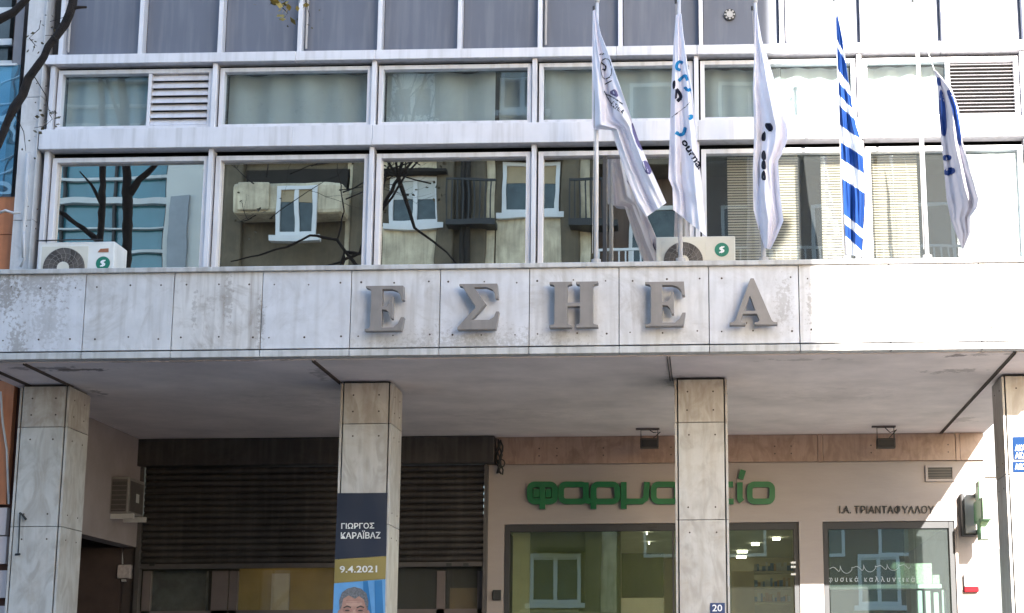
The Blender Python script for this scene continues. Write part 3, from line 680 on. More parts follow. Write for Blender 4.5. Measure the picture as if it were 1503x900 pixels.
class Flag:
    def __init__(s, left, right, folds=2.2, amp=.05, ph=0, skew=1.2, rake=.6): s.l, s.r, s.n, s.a, s.ph, s.k, s.b = left, right, folds, amp, ph, skew, rake
    def S(s, u, v, off=0):
        a, b = lerp(s.l, v), lerp(s.r, v); px = a[0]+(b[0]-a[0])*u; py = a[1]+(b[1]-a[1])*u
        wpx = max(1, b[0]-a[0]); A = s.a*min(1, wpx/45)*min(1, .25+u*2)
        y = YP - .02 + A*math.sin(2*math.pi*s.n*u + s.ph + s.k*v*3) + A*.45*math.sin(2*math.pi*s.n*2.3*u+1+s.ph - v*4) - s.b*u*wpx/162 + min(1, wpx/40)*(.030*mnoise.noise((u*3.5+s.ph, v*7, s.ph)) + .014*mnoise.noise((u*9+v*6, v*14-u*5, s.ph*2)))
        return P(px, py, y-off)
    def sheet(s, nu=48, nv=110):
        m = MB(); m.uv = []
        for j in range(nv+1):
            for i in range(nu+1): m.v.append(tuple(s.S(i/nu, j/nv))); m.uv.append((i/nu, j/nv))
        for j in range(nv):
            for i in range(nu): a = j*(nu+1)+i; m.f.append([a, a+nu+1, a+nu+2, a+1]); m.m.append(0)
        return m
    def inv(s, px, py):          # flag coordinates of a pixel
        best = None
        for j in range(0, 201):
            v = j/200; a, b = lerp(s.l, v), lerp(s.r, v); u = (px-a[0])/max(1e-6, b[0]-a[0]); y = a[1]+(b[1]-a[1])*u
            e = abs(y-py)
            if best is None or e < best[0]: best = (e, u, v)
        return min(1, max(0, best[1])), best[2]
    def patch(s, m, pts, off=.009, cuts=3, mi=0):      # a printed shape given in photo pixels
        vs, fs = split(*curve_fill([chaikin(pts, 2, True)]), cuts if cuts < 3 else 2); m.add([s.S(*s.inv(x_, y_), off) for x_, y_ in vs], fs, mi)
    def text(s, m, body, px, py, ang, wd, ht, bold=.02, off=.009, mi=0):
        vs, fs = split(*text_geo(body, bold), 1); c_, s_ = math.cos(R(ang)), math.sin(R(ang))
        q = []
        for a, b in vs:
            dx, dy = a*wd, -b*ht; q.append(s.S(*s.inv(px+dx*c_-dy*s_, py+dx*s_+dy*c_), off))
        m.add(q, fs, mi)
    def line(s, m, pts, wd, off=.009, mi=0):
        pts = chaikin(list(pts), 2, False); L_, R_ = ribbon(pts, wd); n_ = len(pts)
        vs, fs = split([tuple(p_) for p_ in L_+R_], [(i, i+1, i+1+n_, i+n_) for i in range(n_-1)], 2)
        m.add([s.S(*s.inv(*p_), off) for p_ in vs], fs, mi)
def flag_obj(fl, root, m=FLGW):
    o = fl.sheet().build('cloth', m, root, smooth=True, recalc=False)
    return o
def pole(top, bot, label, r=.019):
    a, b = P(top[0], top[1], YP+.02), P(bot[0], bot[1], YP+.02); b.z = ZT-.0; dirv = (a-b)
    po = empty('flagpole', b, label, 'flagpole', 'flagpoles along the ledge')
    m = MB().tube([b, b+dirv*.5, a], [r*1.1, r, r*.9], 12); m.build('shaft', ALU, po, smooth=True)
    MB().cyl((b.x, b.y, b.z+.001), .045, .05, axis='Z', n=14).build('base_socket', ALUD, po)
    m = MB(); m.cyl((a.x, a.y, a.z), r*1.25, .035, axis='Z', n=12); m.build('finial', ALUD, po)
    MB().cyl((a.x-.03, a.y-.03, a.z-.09), .012, .04, axis='Z', n=8).build('pulley', BLACK, po)
    hal = [a+Vector((-.028, -.03, -.09))] + [a*(1-t)+b*t+Vector((-.026+.006*math.sin(t*5), -.028, 0)) for t in (.25, .5, .75, .96)]
    MB().tube(hal, .003, 5).build('halyard', GREYB, po)
    return po
pole((876.5, 4), (875, 382), 'flagpole furthest left, carrying the white flag with a line drawing')
pole((996.5, -6), (999, 380), 'flagpole before the second air conditioner, carrying the blue lettered white flag')
pole((1108.5, 4), (1121, 379), 'flagpole carrying the white flag with black blotches, at the edge of the sunlight')
pole((1227.5, -10), (1243, 378), 'flagpole carrying the blue and white striped flag')
pole((1343, -8), (1361, 377), 'flagpole furthest right, carrying the white flag with blue bands')
YPF = YP
def flagroot(px, py, label): return empty('flag', P(px, py, YP), label, 'flag', 'flags hanging above the fascia')

F1 = Flag([(870,16),(869,80),(869,186),(870,190),(897,191),(915,245),(935,298),(948,319)], [(874,14),(882,50),(892,75),(905,112),(922,160),(937,205),(950,236),(962,262),(978,298)], 1.6, .085, .6)
f1 = flagroot(870, 190, 'white flag with a thin line drawing and violet patches, furthest left'); flag_obj(F1, f1)
m = Print('violet_print', FLGP, f1)
F1.patch(m, [(893,136),(903,129),(909,143),(901,141)]); F1.patch(m, [(926,180),(932,183),(941,205),(946,222),(938,219),(930,200)]); F1.patch(m, [(941,236),(951,236),(958,252),(952,257),(946,252)])
m = Print('drawing', FLGN, f1)
cir = [(889+10*math.cos(t*.3)*(.85+.15*math.sin(t*.5)), 101+15*math.sin(t*.3)) for t in range(21)]
F1.line(m, cir, 1.0); F1.line(m, [(880,80),(888,79)], 1.2); F1.line(m, [(882,92),(890,97),(888,104),(884,101)], 2.2); F1.line(m, [(888,124),(902,117)], 1.2)
F1.line(m, [(889,138),(900,143),(914,153)], 1.4); F1.line(m, [(887,134),(893,146),(898,153)], 1.2)
F1.text(m, 'ΕΣΗΕΑ', 896, 154, 40, 22, 7, .0)

F2 = Flag([(992,22),(989,60),(985,130),(983,200),(981,262),(987,276),(988,308)], [(1000,20),(1003,50),(1009,95),(1017,135),(1020,180),(1026,230),(1032,290),(1037,347)], 1.5, .07, 2.1, .8)
f2 = flagroot(982, 308, 'white flag printed with light blue and black lettering, second from the left'); flag_obj(F2, f2)
m = Print('blue_print', FLGB, f2)
F2.line(m, [(1002,93),(997,90),(993,95),(993,101),(999,103)], 4.5); F2.line(m, [(996,119),(1001,114),(1006,110),(1009,118)], 4.5); F2.line(m, [(1005,128),(1009,133),(1014,131)], 4.5)
F2.patch(m, [(1009,170),(1017,167),(1018,174),(1011,177)]); F2.line(m, [(1006,187),(1004,196),(998,199),(992,194)], 5)
m = Print('black_print', FLGN, f2)
F2.patch(m, [(987,119),(992,118),(991,130),(987,131)]); F2.line(m, [(993,131),(1001,142),(994,149)], 5); F2.line(m, [(993,131),(992,145)], 3)
F2.text(m, 'ournal', 999, 208, 58, 50, 11, .03); F2.line(m, [(986,172),(1003,160),(1013,150)], .8)

F3 = Flag([(1108,16),(1107,80),(1105,130),(1107,190),(1105,250),(1106,308),(1113,335),(1122,364)], [(1111,16),(1118,58),(1133,105),(1148,158),(1157,186),(1156,205),(1148,226),(1142,236),(1145,285),(1150,324),(1140,348),(1131,366)], 1.5, .09, 4.0, 1.0, .9)
f3 = flagroot(1106, 366, 'white flag with black blotchy letters down its middle, third from the left'); flag_obj(F3, f3)
m = Print('black_print', FLGN, f3)
F3.patch(m, [(1121,182),(1129,179),(1135,186),(1134,193),(1127,193)]); F3.patch(m, [(1118,196),(1124,192),(1124,208),(1117,207)])
for y_ in (222, 236, 252): F3.patch(m, [(1118,y_),(1123,y_-2),(1125,y_+11),(1122,y_+14),(1117,y_+11)])

F4 = Flag([(1227.5,22),(1229,70),(1231,130),(1233,190),(1236,250),(1239,320),(1243,374)], [(1229.5,22),(1237,60),(1244,110),(1250,150),(1257,185),(1266,212),(1269,260),(1270,300),(1268,335),(1266,377)], 1.6, .09, 1.0, 1.4, .8)
f4 = flagroot(1236, 376, 'blue and white striped flag hanging in narrow folds'); m = cloth('striped_cloth', (1,1,1), .35)
t = m.node_tree; N = t.nodes; L = t.links; uvn = N.new('ShaderNodeUVMap'); sx_ = N.new('ShaderNodeSeparateXYZ'); L.new(uvn.outputs[0], sx_.inputs[0])
ma = N.new('ShaderNodeMath'); ma.operation = 'MULTIPLY_ADD'; ma.inputs[1].default_value = -.058; L.new(sx_.outputs[0], ma.inputs[0]); L.new(sx_.outputs[1], ma.inputs[2])
rp = N.new('ShaderNodeValToRGB'); rp.color_ramp.interpolation = 'CONSTANT'; L.new(ma.outputs[0], rp.inputs[0])
BL, WH = (.016,.062,.25,1), (.78,.79,.82,1)
br = [(0, BL), (.10, WH), (.13, BL), (.225, WH), (.275, BL), (.33, WH), (.375, BL), (.455, WH), (.53, BL), (.60, WH), (.68, BL), (.83, WH), (.87, BL), (.92, WH)]
rp.color_ramp.elements[0].position = 0; rp.color_ramp.elements[0].color = BL; rp.color_ramp.elements[1].position = br[1][0]; rp.color_ramp.elements[1].color = WH
for p_, c_ in br[2:]: e = rp.color_ramp.elements.new(p_); e.color = c_
for nd in list(N):
    if nd.type == 'BSDF_PRINCIPLED': L.new(rp.outputs[0], nd.inputs['Base Color'])
    if nd.type == 'BSDF_TRANSLUCENT': L.new(rp.outputs[0], nd.inputs[0])
flag_obj(F4, f4, m)

F5 = Flag([(1371,104),(1374,114),(1377,140),(1380,195),(1385,240),(1389,290),(1396,325),(1412,365)], [(1373,103),(1382,113),(1397,130),(1407,160),(1412,205),(1424,250),(1436,292),(1434,305),(1424,318),(1424,342),(1414,366)], 1.6, .06, 3.0, 1.2, 2.5)
MB().tube([P(1345, 18, YP), P(1358, 64, YP-.02), P(1372, 105, YP)], .004, 6).build('halyard', WHITE, empty_f5 := flagroot(1385, 366, 'white flag with blue edge bands and two dark blue bars, furthest right'))
f5 = empty_f5
flag_obj(F5, f5, cloth('shaded_white_flag', (.50,.465,.50), .12))  # white cloth greyed, shade of its turned side put into the colour
m = Print('blue_print', FLGL, f5)
F5.patch(m, [(1374,113),(1380,114),(1382,126),(1376,126)]); F5.patch(m, [(1377,130),(1386,134),(1391,200),(1380,200)])
F5.patch(m, [(1388,132),(1396,132),(1405,160),(1411,195),(1411,215),(1406,213),(1402,180),(1395,150)])
F5.patch(m, [(1383,228),(1396,227),(1397,235),(1384,237)]); F5.patch(m, [(1385,248),(1401,245),(1403,255),(1386,259)])

# ------------------------------------------------------------------ air conditioners
def ac_unit(px0, px1, pytop, fan, fr, logo, lr, Y, label, badge=None, legs_z=5.40, dep=.34, casing=ACW):
    a, b = P(px0, pytop, Y), P(px1, pytop, Y); zt = (a.z+b.z)/2
    o = empty('air_conditioner', ((a.x+b.x)/2, Y+dep/2, legs_z), label, 'air conditioner', 'outdoor air conditioners on the ledge')
    m = MB().box(a.x, b.x, Y, Y+dep, legs_z+.04, zt); m.build('casing', casing, o, bevel=.012)
    c = P(fan[0], fan[1], Y); rw = fr/FPX*(P(0, 0, Y)-CAMP).dot(CF)*0 + fr*(Y+15.3)/FPX*1.03
    MB().box(c.x-rw*1.12, c.x+rw*1.12, Y-.005, Y-.001, max(c.z-rw*1.12, legs_z+.05), min(c.z+rw*1.08, zt-.02)).build('grille_plate', ACB, o, bevel=.002)
    MB().cyl((c.x, Y-.012, c.z), rw, .006, n=40).build('fan_opening', ACF, o)
    bl = MB()
    for k in range(5):
        a0 = k*2*math.pi/5; pts = []
        for t in range(6): pts.append((c.x+rw*.95*math.cos(a0+t*.16), c.z+rw*.95*math.sin(a0+t*.16)))
        pts += [(c.x+rw*.25*math.cos(a0-.2), c.z+rw*.25*math.sin(a0-.2)), (c.x+rw*.25*math.cos(a0-.5), c.z+rw*.25*math.sin(a0-.5))]
        bl.prism(pts, Y-.016, Y-.013)
    bl.build('fan_blade', mat('fan_blade', (.10,.085,.075), .6), o)
    gd = MB()
    for k in range(18):
        q = k*math.pi/9; p0 = Vector((c.x, Y-.026, c.z)); d_ = Vector((math.cos(q), 0, math.sin(q))); s_ = Vector((math.cos(q+.25), 0, math.sin(q+.25)))
        gd.tube([p0+d_*rw*.25, p0+d_*rw*.6+s_*rw*.03, p0+s_*rw], .0022, 5)
    for rr_ in (.5, .72, .98):
        gd.tube([(c.x+rw*rr_*math.cos(q*math.pi/18), Y-.024, c.z+rw*rr_*math.sin(q*math.pi/18)) for q in range(37)], .0022, 5)
    gd.build('fan_guard', mat('guard_wire', (.20,.18,.16), .5), o)
    MB().cyl((c.x, Y-.034, c.z), rw*.29, .010, n=24).build('fan_hub', ACB, o)
    l = P(logo[0], logo[1], Y-.004); lw = lr*(Y+15.3)/FPX*1.03
    st = MB().cyl((l.x, Y-.004, l.z), lw, .003, n=28).build('sticker', STKG, o)
    em = MB(); k_ = lw*.55
    for dx in (-.22, .22):
        pts = [(l.x+k_*(dx+.42), l.z+k_*.8), (l.x+k_*(dx-.2), l.z+k_*.45), (l.x+k_*(dx-.25), l.z+k_*.2), (l.x+k_*(dx+.25), l.z-k_*.2), (l.x+k_*(dx+.2), l.z-k_*.5), (l.x+k_*(dx-.45), l.z-k_*.8)]
        stroke(em, pts, k_*.34, Y-.007-(.001 if dx > 0 else 0), .002, px=False)
    em.build('emblem', WHITE, st)
    if badge:
        q = P(*badge, Y); MB().prism([(q.x-.055, q.z-.016), (q.x+.05, q.z-.016), (q.x+.05, q.z+.022), (q.x-.03, q.z+.018)], Y-.005, Y-.001).build('badge', BADGE, o)
    ft = MB()
    for xx in (a.x+.08, b.x-.12): ft.box(xx, xx+.05, Y-.01, Y+dep+.01, legs_z, legs_z+.038)
    ft.build('foot_rail', ALUD, o)
    return o
ac1 = ac_unit(58, 169, 355, (94, 394), 31, (151, 386.5), 10.5, .52, 'white outdoor air conditioner at the left end of the ledge', badge=(152, 368), dep=.36)
ac2 = ac_unit(963, 1079, 347, (1003, 384), 29, (1059.5, 366.5), 10.5, .55, 'beige outdoor air conditioner on the ledge behind the flags', casing=ACB)
a = P(58, 355, .52)
MB().tube([(a.x-.02, .50, a.z+.004), (a.x+.3, .505, a.z+.012), (a.x+.62, .50, a.z+.008)], .007, 6).build('cable', BLACK, ac1)
# arcade air conditioner on the side wall
A0 = P(190, 700, 4.15); xA = A0.x; zA1 = A0.z; zA0 = P(190, 757, 4.15).z; L_ = .56; wA = .22
ac3 = empty('air_conditioner', (xA-wA/2, 4.15+L_/2, zA0), 'dark air conditioner on a bracket high on the arcade side wall', 'air conditioner')
MB().box(xA-wA, xA, 4.15, 4.15+L_, zA0+.03, zA1).build('casing', mat('dirty_casing', (.19,.165,.15), .6, .2, 6), ac3, bevel=.01)
lv = MB().box(xA-wA+.025, xA-.02, 4.144, 4.149, zA0+.05, zA1-.03)
lv.build('side_grille', ACF, ac3)
lv = MB()
for k in range(7): lv.box(xA-wA+.03, xA-.025, 4.138, 4.1435, zA0+.07+k*.055, zA0+.08+k*.055)
lv.build('grille_bar', mat('grille_bar', (.12,.1,.09), .6), ac3)
MB().box(xA+.001, xA+.006, 4.2, 4.15+L_-.06, zA0+.06, zA1-.04).build('fan_grille', ACF, ac3)
MB().box(xA+.007, xA+.011, 4.40, 4.50, zA0+.18, zA0+.28).build('label_plate', GREYB, ac3)
MB().box(swx+.001, xA+.06, 4.18, 4.23, zA0-.03, zA0+.028).build('bracket', GREYB, ac3)
MB().box(swx+.001, xA+.06, 4.15+L_-.1, 4.15+L_-.05, zA0-.03, zA0+.028).build('bracket', GREYB, ac3)

# ------------------------------------------------------------------ fittings
def box_thing(name, label, cat, px0, py0, px1, py1, Y, d_, m, bev=.006):
    c_ = P((px0+px1)/2, py1, Y); return MB().pbox(px0, py0, px1, py1, Y, Y+d_), m, label, cat
def floodlight(px, pytop, label):
    Y = 4.55; a = P(px, pytop, Y); o = empty('floodlight', (a.x, Y, ZB-.013), label, 'floodlight', 'floodlights under the soffit')
    b0 = P(px, 650, Y)
    MB().box(a.x-.11, a.x+.11, Y-.02, Y+.1, b0.z-.06, b0.z+.055).build('lamp_head', mat('lamp_head', (.022,.018,.016), .5), o, bevel=.008)
    MB().box(a.x-.09, a.x+.09, Y-.028, Y-.021, b0.z-.045, b0.z+.03).build('lens', mat('lamp_lens', (.03,.028,.026), .15), o)
    m = MB().tube([(a.x-.1, Y+.03, b0.z+.05), (a.x-.1, Y+.03, ZB-.03), (a.x+.1, Y+.03, ZB-.03), (a.x+.1, Y+.03, b0.z+.05)], .008, 6)
    m.build('bracket', BLACK, o)
    MB().tube([(a.x-.02, Y+.02, ZB-.02), (a.x+.05, Y-.01, b0.z+.12), (a.x+.13, Y+.02, ZB-.06), (a.x+.03, Y+.05, b0.z+.05)], .006, 6).build('cable', BLACK, o)
    MB().box(a.x-.16, a.x+.12, Y, Y+.06, ZB-.03, ZB-.0125).build('mounting_plate', mat('plate', (.09,.07,.07), .6), o)
floodlight(953, 633, 'small dark floodlight above the green lettering'); floodlight(1300, 630, 'small dark floodlight above the shop window at right')
vt = empty('air_vent', P(1379, 706, YB), 'small slatted vent with a pale frame in the cream wall', 'vent')
fx0, fx1, fz0, fz1 = P(1358, 695, YB).x, P(1401, 695, YB).x, P(1379, 707, YB).z, P(1379, 683, YB).z
frame_mb(fx0, fx1, fz0, fz1, .03, YB-.03, YB-.001).build('frame', PLAST, vt)
MB().box(fx0+.031, fx1-.031, YB-.008, YB-.002, fz0+.031, fz1-.031).build('backing', BLACK, vt)
lv = MB()
for k in range(4): lv.box(fx0+.031, fx1-.031, YB-.022, YB-.012, fz0+.04+k*.033, fz0+.05+k*.033)
lv.build('slat', mat('dark_slat', (.10,.09,.085), .6), vt)
# alarm box
al = empty('alarm_box', P(1427, 868, YB-.08), 'white alarm box with a red base on the sunlit wall', 'alarm')
MB().pbox(1416, 842, 1437, 861, YB-.09, YB-.001).build('casing', WHITE, al, bevel=.01); MB().pbox(1416, 861.5, 1437, 869, YB-.088, YB-.001).build('light', RED, al, bevel=.008)
# wall sign box
wb = empty('wall_box', P(1423, 785, YB-.2), 'narrow grey box with a dark edge on the wall beside the green cross', 'box')
MB().pbox(1416, 726, 1432, 783, YB-.16, YB-.002).build('casing', GREYB, wb, bevel=.006); MB().pbox(1412.5, 724, 1415.5, 786, YB-.17, YB-.002).build('edge_plate', DKFR, wb); MB().pbox(1416, 783.5, 1432, 786, YB-.17, YB-.002).build('edge_plate', DKFR, wb)
# pharmacy cross seen edge on
c1 = P(1441, 702, 4.3); zt_ = c1.z; xk = c1.x; zc_ = zt_-.34
cr_ = empty('pharmacy_cross', (xk+.06, 4.6, zc_-.34), 'pale green metal cross sign projecting edge on beside the sunlit column', 'sign')
def cross_yz(r_, a_): return [(-a_,-r_),(a_,-r_),(a_,-a_),(r_,-a_),(r_,a_),(a_,a_),(a_,r_),(-a_,r_),(-a_,a_),(-r_,a_),(-r_,-a_),(-a_,-a_)]
def xprism(pts, x0, x1, yc, zc):
    m = MB(); n_ = len(pts); m.add([(x0, yc+p[0], zc+p[1]) for p in pts]+[(x1, yc+p[0], zc+p[1]) for p in pts], [tuple(range(n_)), tuple(range(2*n_-1, n_-1, -1))]+[(i, (i+1)%n_, (i+1)%n_+n_, i+n_) for i in range(n_)]); return m
xprism(cross_yz(.34, .13), xk, xk+.11, 4.66, zc_).build('cross_body', PALEG, cr_, bevel=.005)
MB().box(xk+.03, xk+.08, 4.98, YB+.0, zc_-.25, zc_-.19).build('bracket', BLACK, cr_)
MB().box(xk+.03, xk+.08, 4.98, YB+.0, zc_+.19, zc_+.25).build('bracket', BLACK, cr_)
xprism([(p[0]*.8, p[1]*.8) for p in cross_yz(.34, .13)], xk-.006, xk-.001, 4.66, zc_).build('cross_face', mat('green_tube', (.12,.36,.16), .4), cr_)
# street name plates on the right column
Yc = 1.22
for (y0, y1, txt, lab) in ((641, 674.5, ('ΑΚΑΔΗΜΙΑΣ', 'AKADIMIAS'), 'blue street name plate on the right column, upper of two'), (677.5, 693, ('ΛΕΩΦΟΡΟΣ',), 'blue street name plate on the right column, lower of two')):
    o = empty('street_sign', P(1511, y1, Yc-.01), lab, 'street sign')
    MB().pbox(1487, y0, 1535, y1, Yc-.014, Yc-.006).build('plate', SIGNB, o, bevel=.002)
    for k, s_ in enumerate(txt):
        t_ = MB(); yy = y0+12 + k*11 if len(txt) > 1 else y0+3
        text_solid(t_, s_, 1490, yy, 1533, yy+9, Yc-.017, .002, .02)
        t_.build('lettering', WHITE, o)
# house number
hn = empty('house_number', P(1053, 900, 1.2), 'small blue enamel house number plate on the third column', 'house number')
MB().pbox(1042.5, 885, 1064, 903, 1.206, 1.216).build('plate', PLATE, hn, bevel=.002)
t_ = MB(); text_solid(t_, '20', 1045.5, 887.5, 1060, 897.5, 1.203, .002, .01); t_.build('numerals', WHITE, hn)
# meter box
mb_ = empty('switch_box', P(181, 850, 5.1), 'small pale electrical box on the dark pier beside the shutter', 'electrical box')
MB().pbox(172, 829, 191, 849, YB-.12, YB-.021).build('casing', mat('box_casing', (.42,.36,.34), .6, .3, 30), mb_, bevel=.006); MB().pbox(178, 850, 183, 853.5, YB-.1, YB-.03).build('cable_gland', GREYB, mb_)
MB().tube([P(176, 768, YB-.06), P(177, 790, YB-.06), P(179, 812, YB-.06), P(180, 828, YB-.06)], .009, 6).build('cable', GREYB, mb_)
kp = MB().pbox(723, 866, 735, 881, YB-.05, YB-.001); tag(kp.build('key_switch', BLACK, bevel=.004), 'small black key switch on the pier right of the shutter', 'switch')
# cable bundle beside the shutter housing
cb = MB()
for k in range(4):
    x_ = 731+k*1.5; pts = [P(x_+3*math.sin(q*1.3+k*2), 645+q*7+k, YB-.12-.02*k) for q in range(8)]; cb.tube(pts, .011, 6)
cb.tube([P(735+6*math.cos(q*.7), 680+6*math.sin(q*.7), YB-.14) for q in range(10)], .009, 6)
tag(cb.build('cable_bundle', BLACK, smooth=True), 'loose dark cables hanging right of the shutter housing', 'cables')
hk = MB(); hk.tube([P(118, 762, 1.2), P(105, 751, 1.2), P(98, 752, 1.2)], .012, 6)
hk = MB().tube([P(29.5, 755, 1.19), P(28.5, 775, 1.19), P(27.5, 800, 1.19), P(26.5, 813, 1.19)], .007, 6).tube([P(22.5, 814, 1.19), P(29.5, 813.5, 1.19)], .012, 6).tube([P(38.5, 763, 1.19), P(33, 756, 1.18), P(29, 753, 1.185)], .012, 6)
tag(hk.build('wall_hook', BLACK), 'dark iron hook and rod on the front of the leftmost column', 'hook')
# ------------------------------------------------------------------ banner with portrait
BN = empty('memorial_banner', P(530, 990, 1.19), 'tall navy and gold banner with a portrait hung on the second column', 'banner')
YN = 1.19
def wob(x_, z_): return YN + .006*math.sin(z_*9+x_*6) + .004*math.sin(x_*22)
def bsheet(m, poly, off=0.0, cuts=6, mi=0):
    vs, fs = split(*curve_fill([poly]), cuts); q = []
    for a, b in vs:
        p = P(a, b, YN); q.append((p.x, wob(p.x, p.z)-off, p.z))
    m.add(q, fs, mi)
def bl(y): return 495-(y-723)*.036
def br_(y): return 569-(y-723)*.024
def band(y0, y1, y1r): return [(bl(y0), y0), (br_(y0), y0-.5), (br_(y1r), y1r), (bl(y1), y1)]
m = MB(); bsheet(m, band(724, 821, 816)); m.build('navy_cloth', NAVY, BN, smooth=True, recalc=False)
m = MB(); bsheet(m, [(bl(821.4), 821.4), (br_(816.4), 816.4), (br_(850), 850), (bl(856), 856)]); m.build('gold_cloth', GOLD, BN, smooth=True, recalc=False)
m = MB(); bsheet(m, [(bl(856.4), 856.4), (br_(850.4), 850.4), (br_(1010), 1010), (bl(1010), 1010)])
bsheet(m, [(533, 853), (540, 853), (548, 920), (545, 1009), (535, 1009)], .002, mi=1); bsheet(m, [(550, 852.4), (561, 851.8), (564, 940), (556, 1009), (551, 950)], .002, mi=1)
po = m.build('portrait_cloth', [SKYB, SKYB2], BN, smooth=True, recalc=False)
def ell(cx_, cy_, a, b, n=28, t0=0, t1=360): return [(cx_+a*math.cos(R(t0+(t1-t0)*k/n)), cy_+b*math.sin(R(t0+(t1-t0)*k/n))) for k in range(n + (0 if t1-t0 >= 360 else 1))]
m = MB()
bsheet(m, [(488, 1008), (490, 962), (505, 950), (519, 956), (534, 950), (553, 960), (560, 1008)], .004, mi=2)      # shoulders
bsheet(m, ell(519, 898, 20, 36), .006, mi=0); bsheet(m, ell(520, 886.5, 12, 3.6, 20), .0065, 2, mi=4); bsheet(m, ell(520, 901, 2.2, 6, 14), .0085, 2, mi=4); bsheet(m, ell(509, 906, 5, 4, 16), .0065, 2, mi=4); bsheet(m, ell(529, 906, 4.5, 4, 16), .0066, 2, mi=4); bsheet(m, ell(499, 902, 3.5, 7), .005, mi=0); bsheet(m, ell(539.5, 902, 3.5, 7), .005, mi=0)
bsheet(m, [(499, 896), (498, 882), (502, 870), (510, 864), (520, 861.5), (530, 864), (538, 871), (541, 883), (540, 897), (537, 890), (534, 880), (527, 875), (521, 879), (512, 874), (504, 879), (502, 890)], .008, mi=1)
for cx_ in (510, 529):
    bsheet(m, ell(cx_, 895.5, 7, 4.2, 16), .007, 2, mi=3); bsheet(m, [(cx_-6, 891.5), (cx_, 888.8), (cx_+6, 891), (cx_+5, 892.6), (cx_, 891), (cx_-5, 893)], .008, 2, mi=2); bsheet(m, ell(cx_, 896.2, 3.6, 1.2, 12), .008, 2, mi=2)
bsheet(m, [(536, 885), (540, 900), (537, 922), (530, 932), (534, 905)], .0065, 2, mi=3); bsheet(m, [(508, 881), (530, 880.4), (530, 881), (508, 881.8)], .007, 2, mi=3); bsheet(m, [(509, 884.5), (529, 884), (529, 884.5), (509, 885.2)], .007, 2, mi=3)
bsheet(m, [(517, 905), (519.5, 896), (522, 905), (524, 909), (515, 909)], .008, 2, mi=3); bsheet(m, [(510, 919), (520, 916.5), (529, 919), (520, 922)], .008, 2, mi=2)
m.build('portrait_figure', [SKIN, HAIR, INK, mat('portrait_shade', (.29,.15,.115), .6, .2, 25), mat('portrait_light', (.42,.25,.19), .6, .2, 25)], BN, recalc=False)
BWHITE = mat('banner_white', (.66,.64,.60), .6)
for body, x0_, y0_, x1_, y1_ in (('ΓΙΩΡΓΟΣ', 501, 768, 549.5, 776.5), ('ΚΑΡΑΪΒΑΖ', 500.5, 779, 558.5, 791), ('9.4.2021', 499, 831, 554, 841)):
    vs, fs = text_geo(body, .018); vs, fs = split(vs, fs, 1); q = []
    for a, b in vs:
        p = P(x0_+(x1_-x0_)*a, y1_+(y0_-y1_)*b - (a*.6), YN); q.append((p.x, wob(p.x, p.z)-.007, p.z))
    MB().add(q, fs).build('lettering', BWHITE, BN, recalc=False)

# ------------------------------------------------------------------ neighbour on the left
NB = empty('neighbouring_building', (-8.5, 1.6, 0), 'orange rendered building with blue glass balcony, at the left edge', 'building')
xn = xa-.012
nb = MB()
nb.pbox(-160, 290, 27, 345, 1.35, 1.6); nb.pbox(-160, 346, 27, 470, 1.35, 1.6)
nb.build('wall', TERRA, NB)
MB().pbox(-160, -80, 17, 95, 1.9, 2.0).build('window', OPGL, NB)
m = MB()
for y_ in (-20, 12, 58, 90): m.pbox(-160, y_, 17, y_+9, 1.84, 1.89)
m.build('window_frame', SILV, NB)
MB().pbox(17, -80, 29.5, 290, 1.55, 1.8).build('corner_post', mat('grey_post', (.24,.23,.24), .6), NB)
MB().pbox(-160, 97, 23, 286, 1.30, 1.312).build('balcony_glass', BLUEG, NB); MB().pbox(-160, 94, 24, 97, 1.28, 1.33).build('balcony_rail', SILV, NB)
MB().pbox(-160, 97, 25, 289, 1.62, 1.7).build('balcony_wall', mat('pale_blue_wall', (.42,.55,.62), .7), NB)
MB().box(-9.5, -6.86, 1.5, 2.0, 0, ZB+.7).build('pier', DKRED, NB)
MB().pbox(-160, 560, 15, 741, 1.40, 1.49).build('wall_panel', TERRA, NB)
m = MB()
for y_ in (746, 788, 838, 890, 940): m.pbox(-160, y_, 9, y_+40 if y_ != 746 else 786, 1.40, 1.48)
m.build('wall_tile', PINKT, NB)
MB().tube([P(1, 575, 1.36), P(4, 620, 1.36), P(10, 660, 1.36), P(13, 740, 1.36)], .012, 6).build('cable', GREYB, NB)
MB().box(-16, XL-.02, 2.0, 12, 3.45, 16).box(-16, XL-.02, 5.4, 12, 0, 3.449).box(-9.2, -9.0, 2.0, 5.39, 0, 3.449).build('building_body', mat('dark_pink_render', (.12,.09,.085), .8), NB)
dp = MB().tube([P(41, 225, 1.12), P(38, 300, 1.12), P(34, 345, 1.12), P(35, 378, 1.12)], .02, 8).tube([P(30, 392, 1.1), P(36, 380, 1.1), P(35, 340, 1.1)], .012, 6)
dp.tube([P(30, 312, 1.12), P(20, 313, 1.1), P(8, 309, 1.1), P(0, 312, 1.1)], .014, 6)
tag(dp.build('drain_hose', mat('hose', (.5,.48,.47), .6), smooth=True), 'pale hose running down the edge of the marble pilaster at left', 'hose')

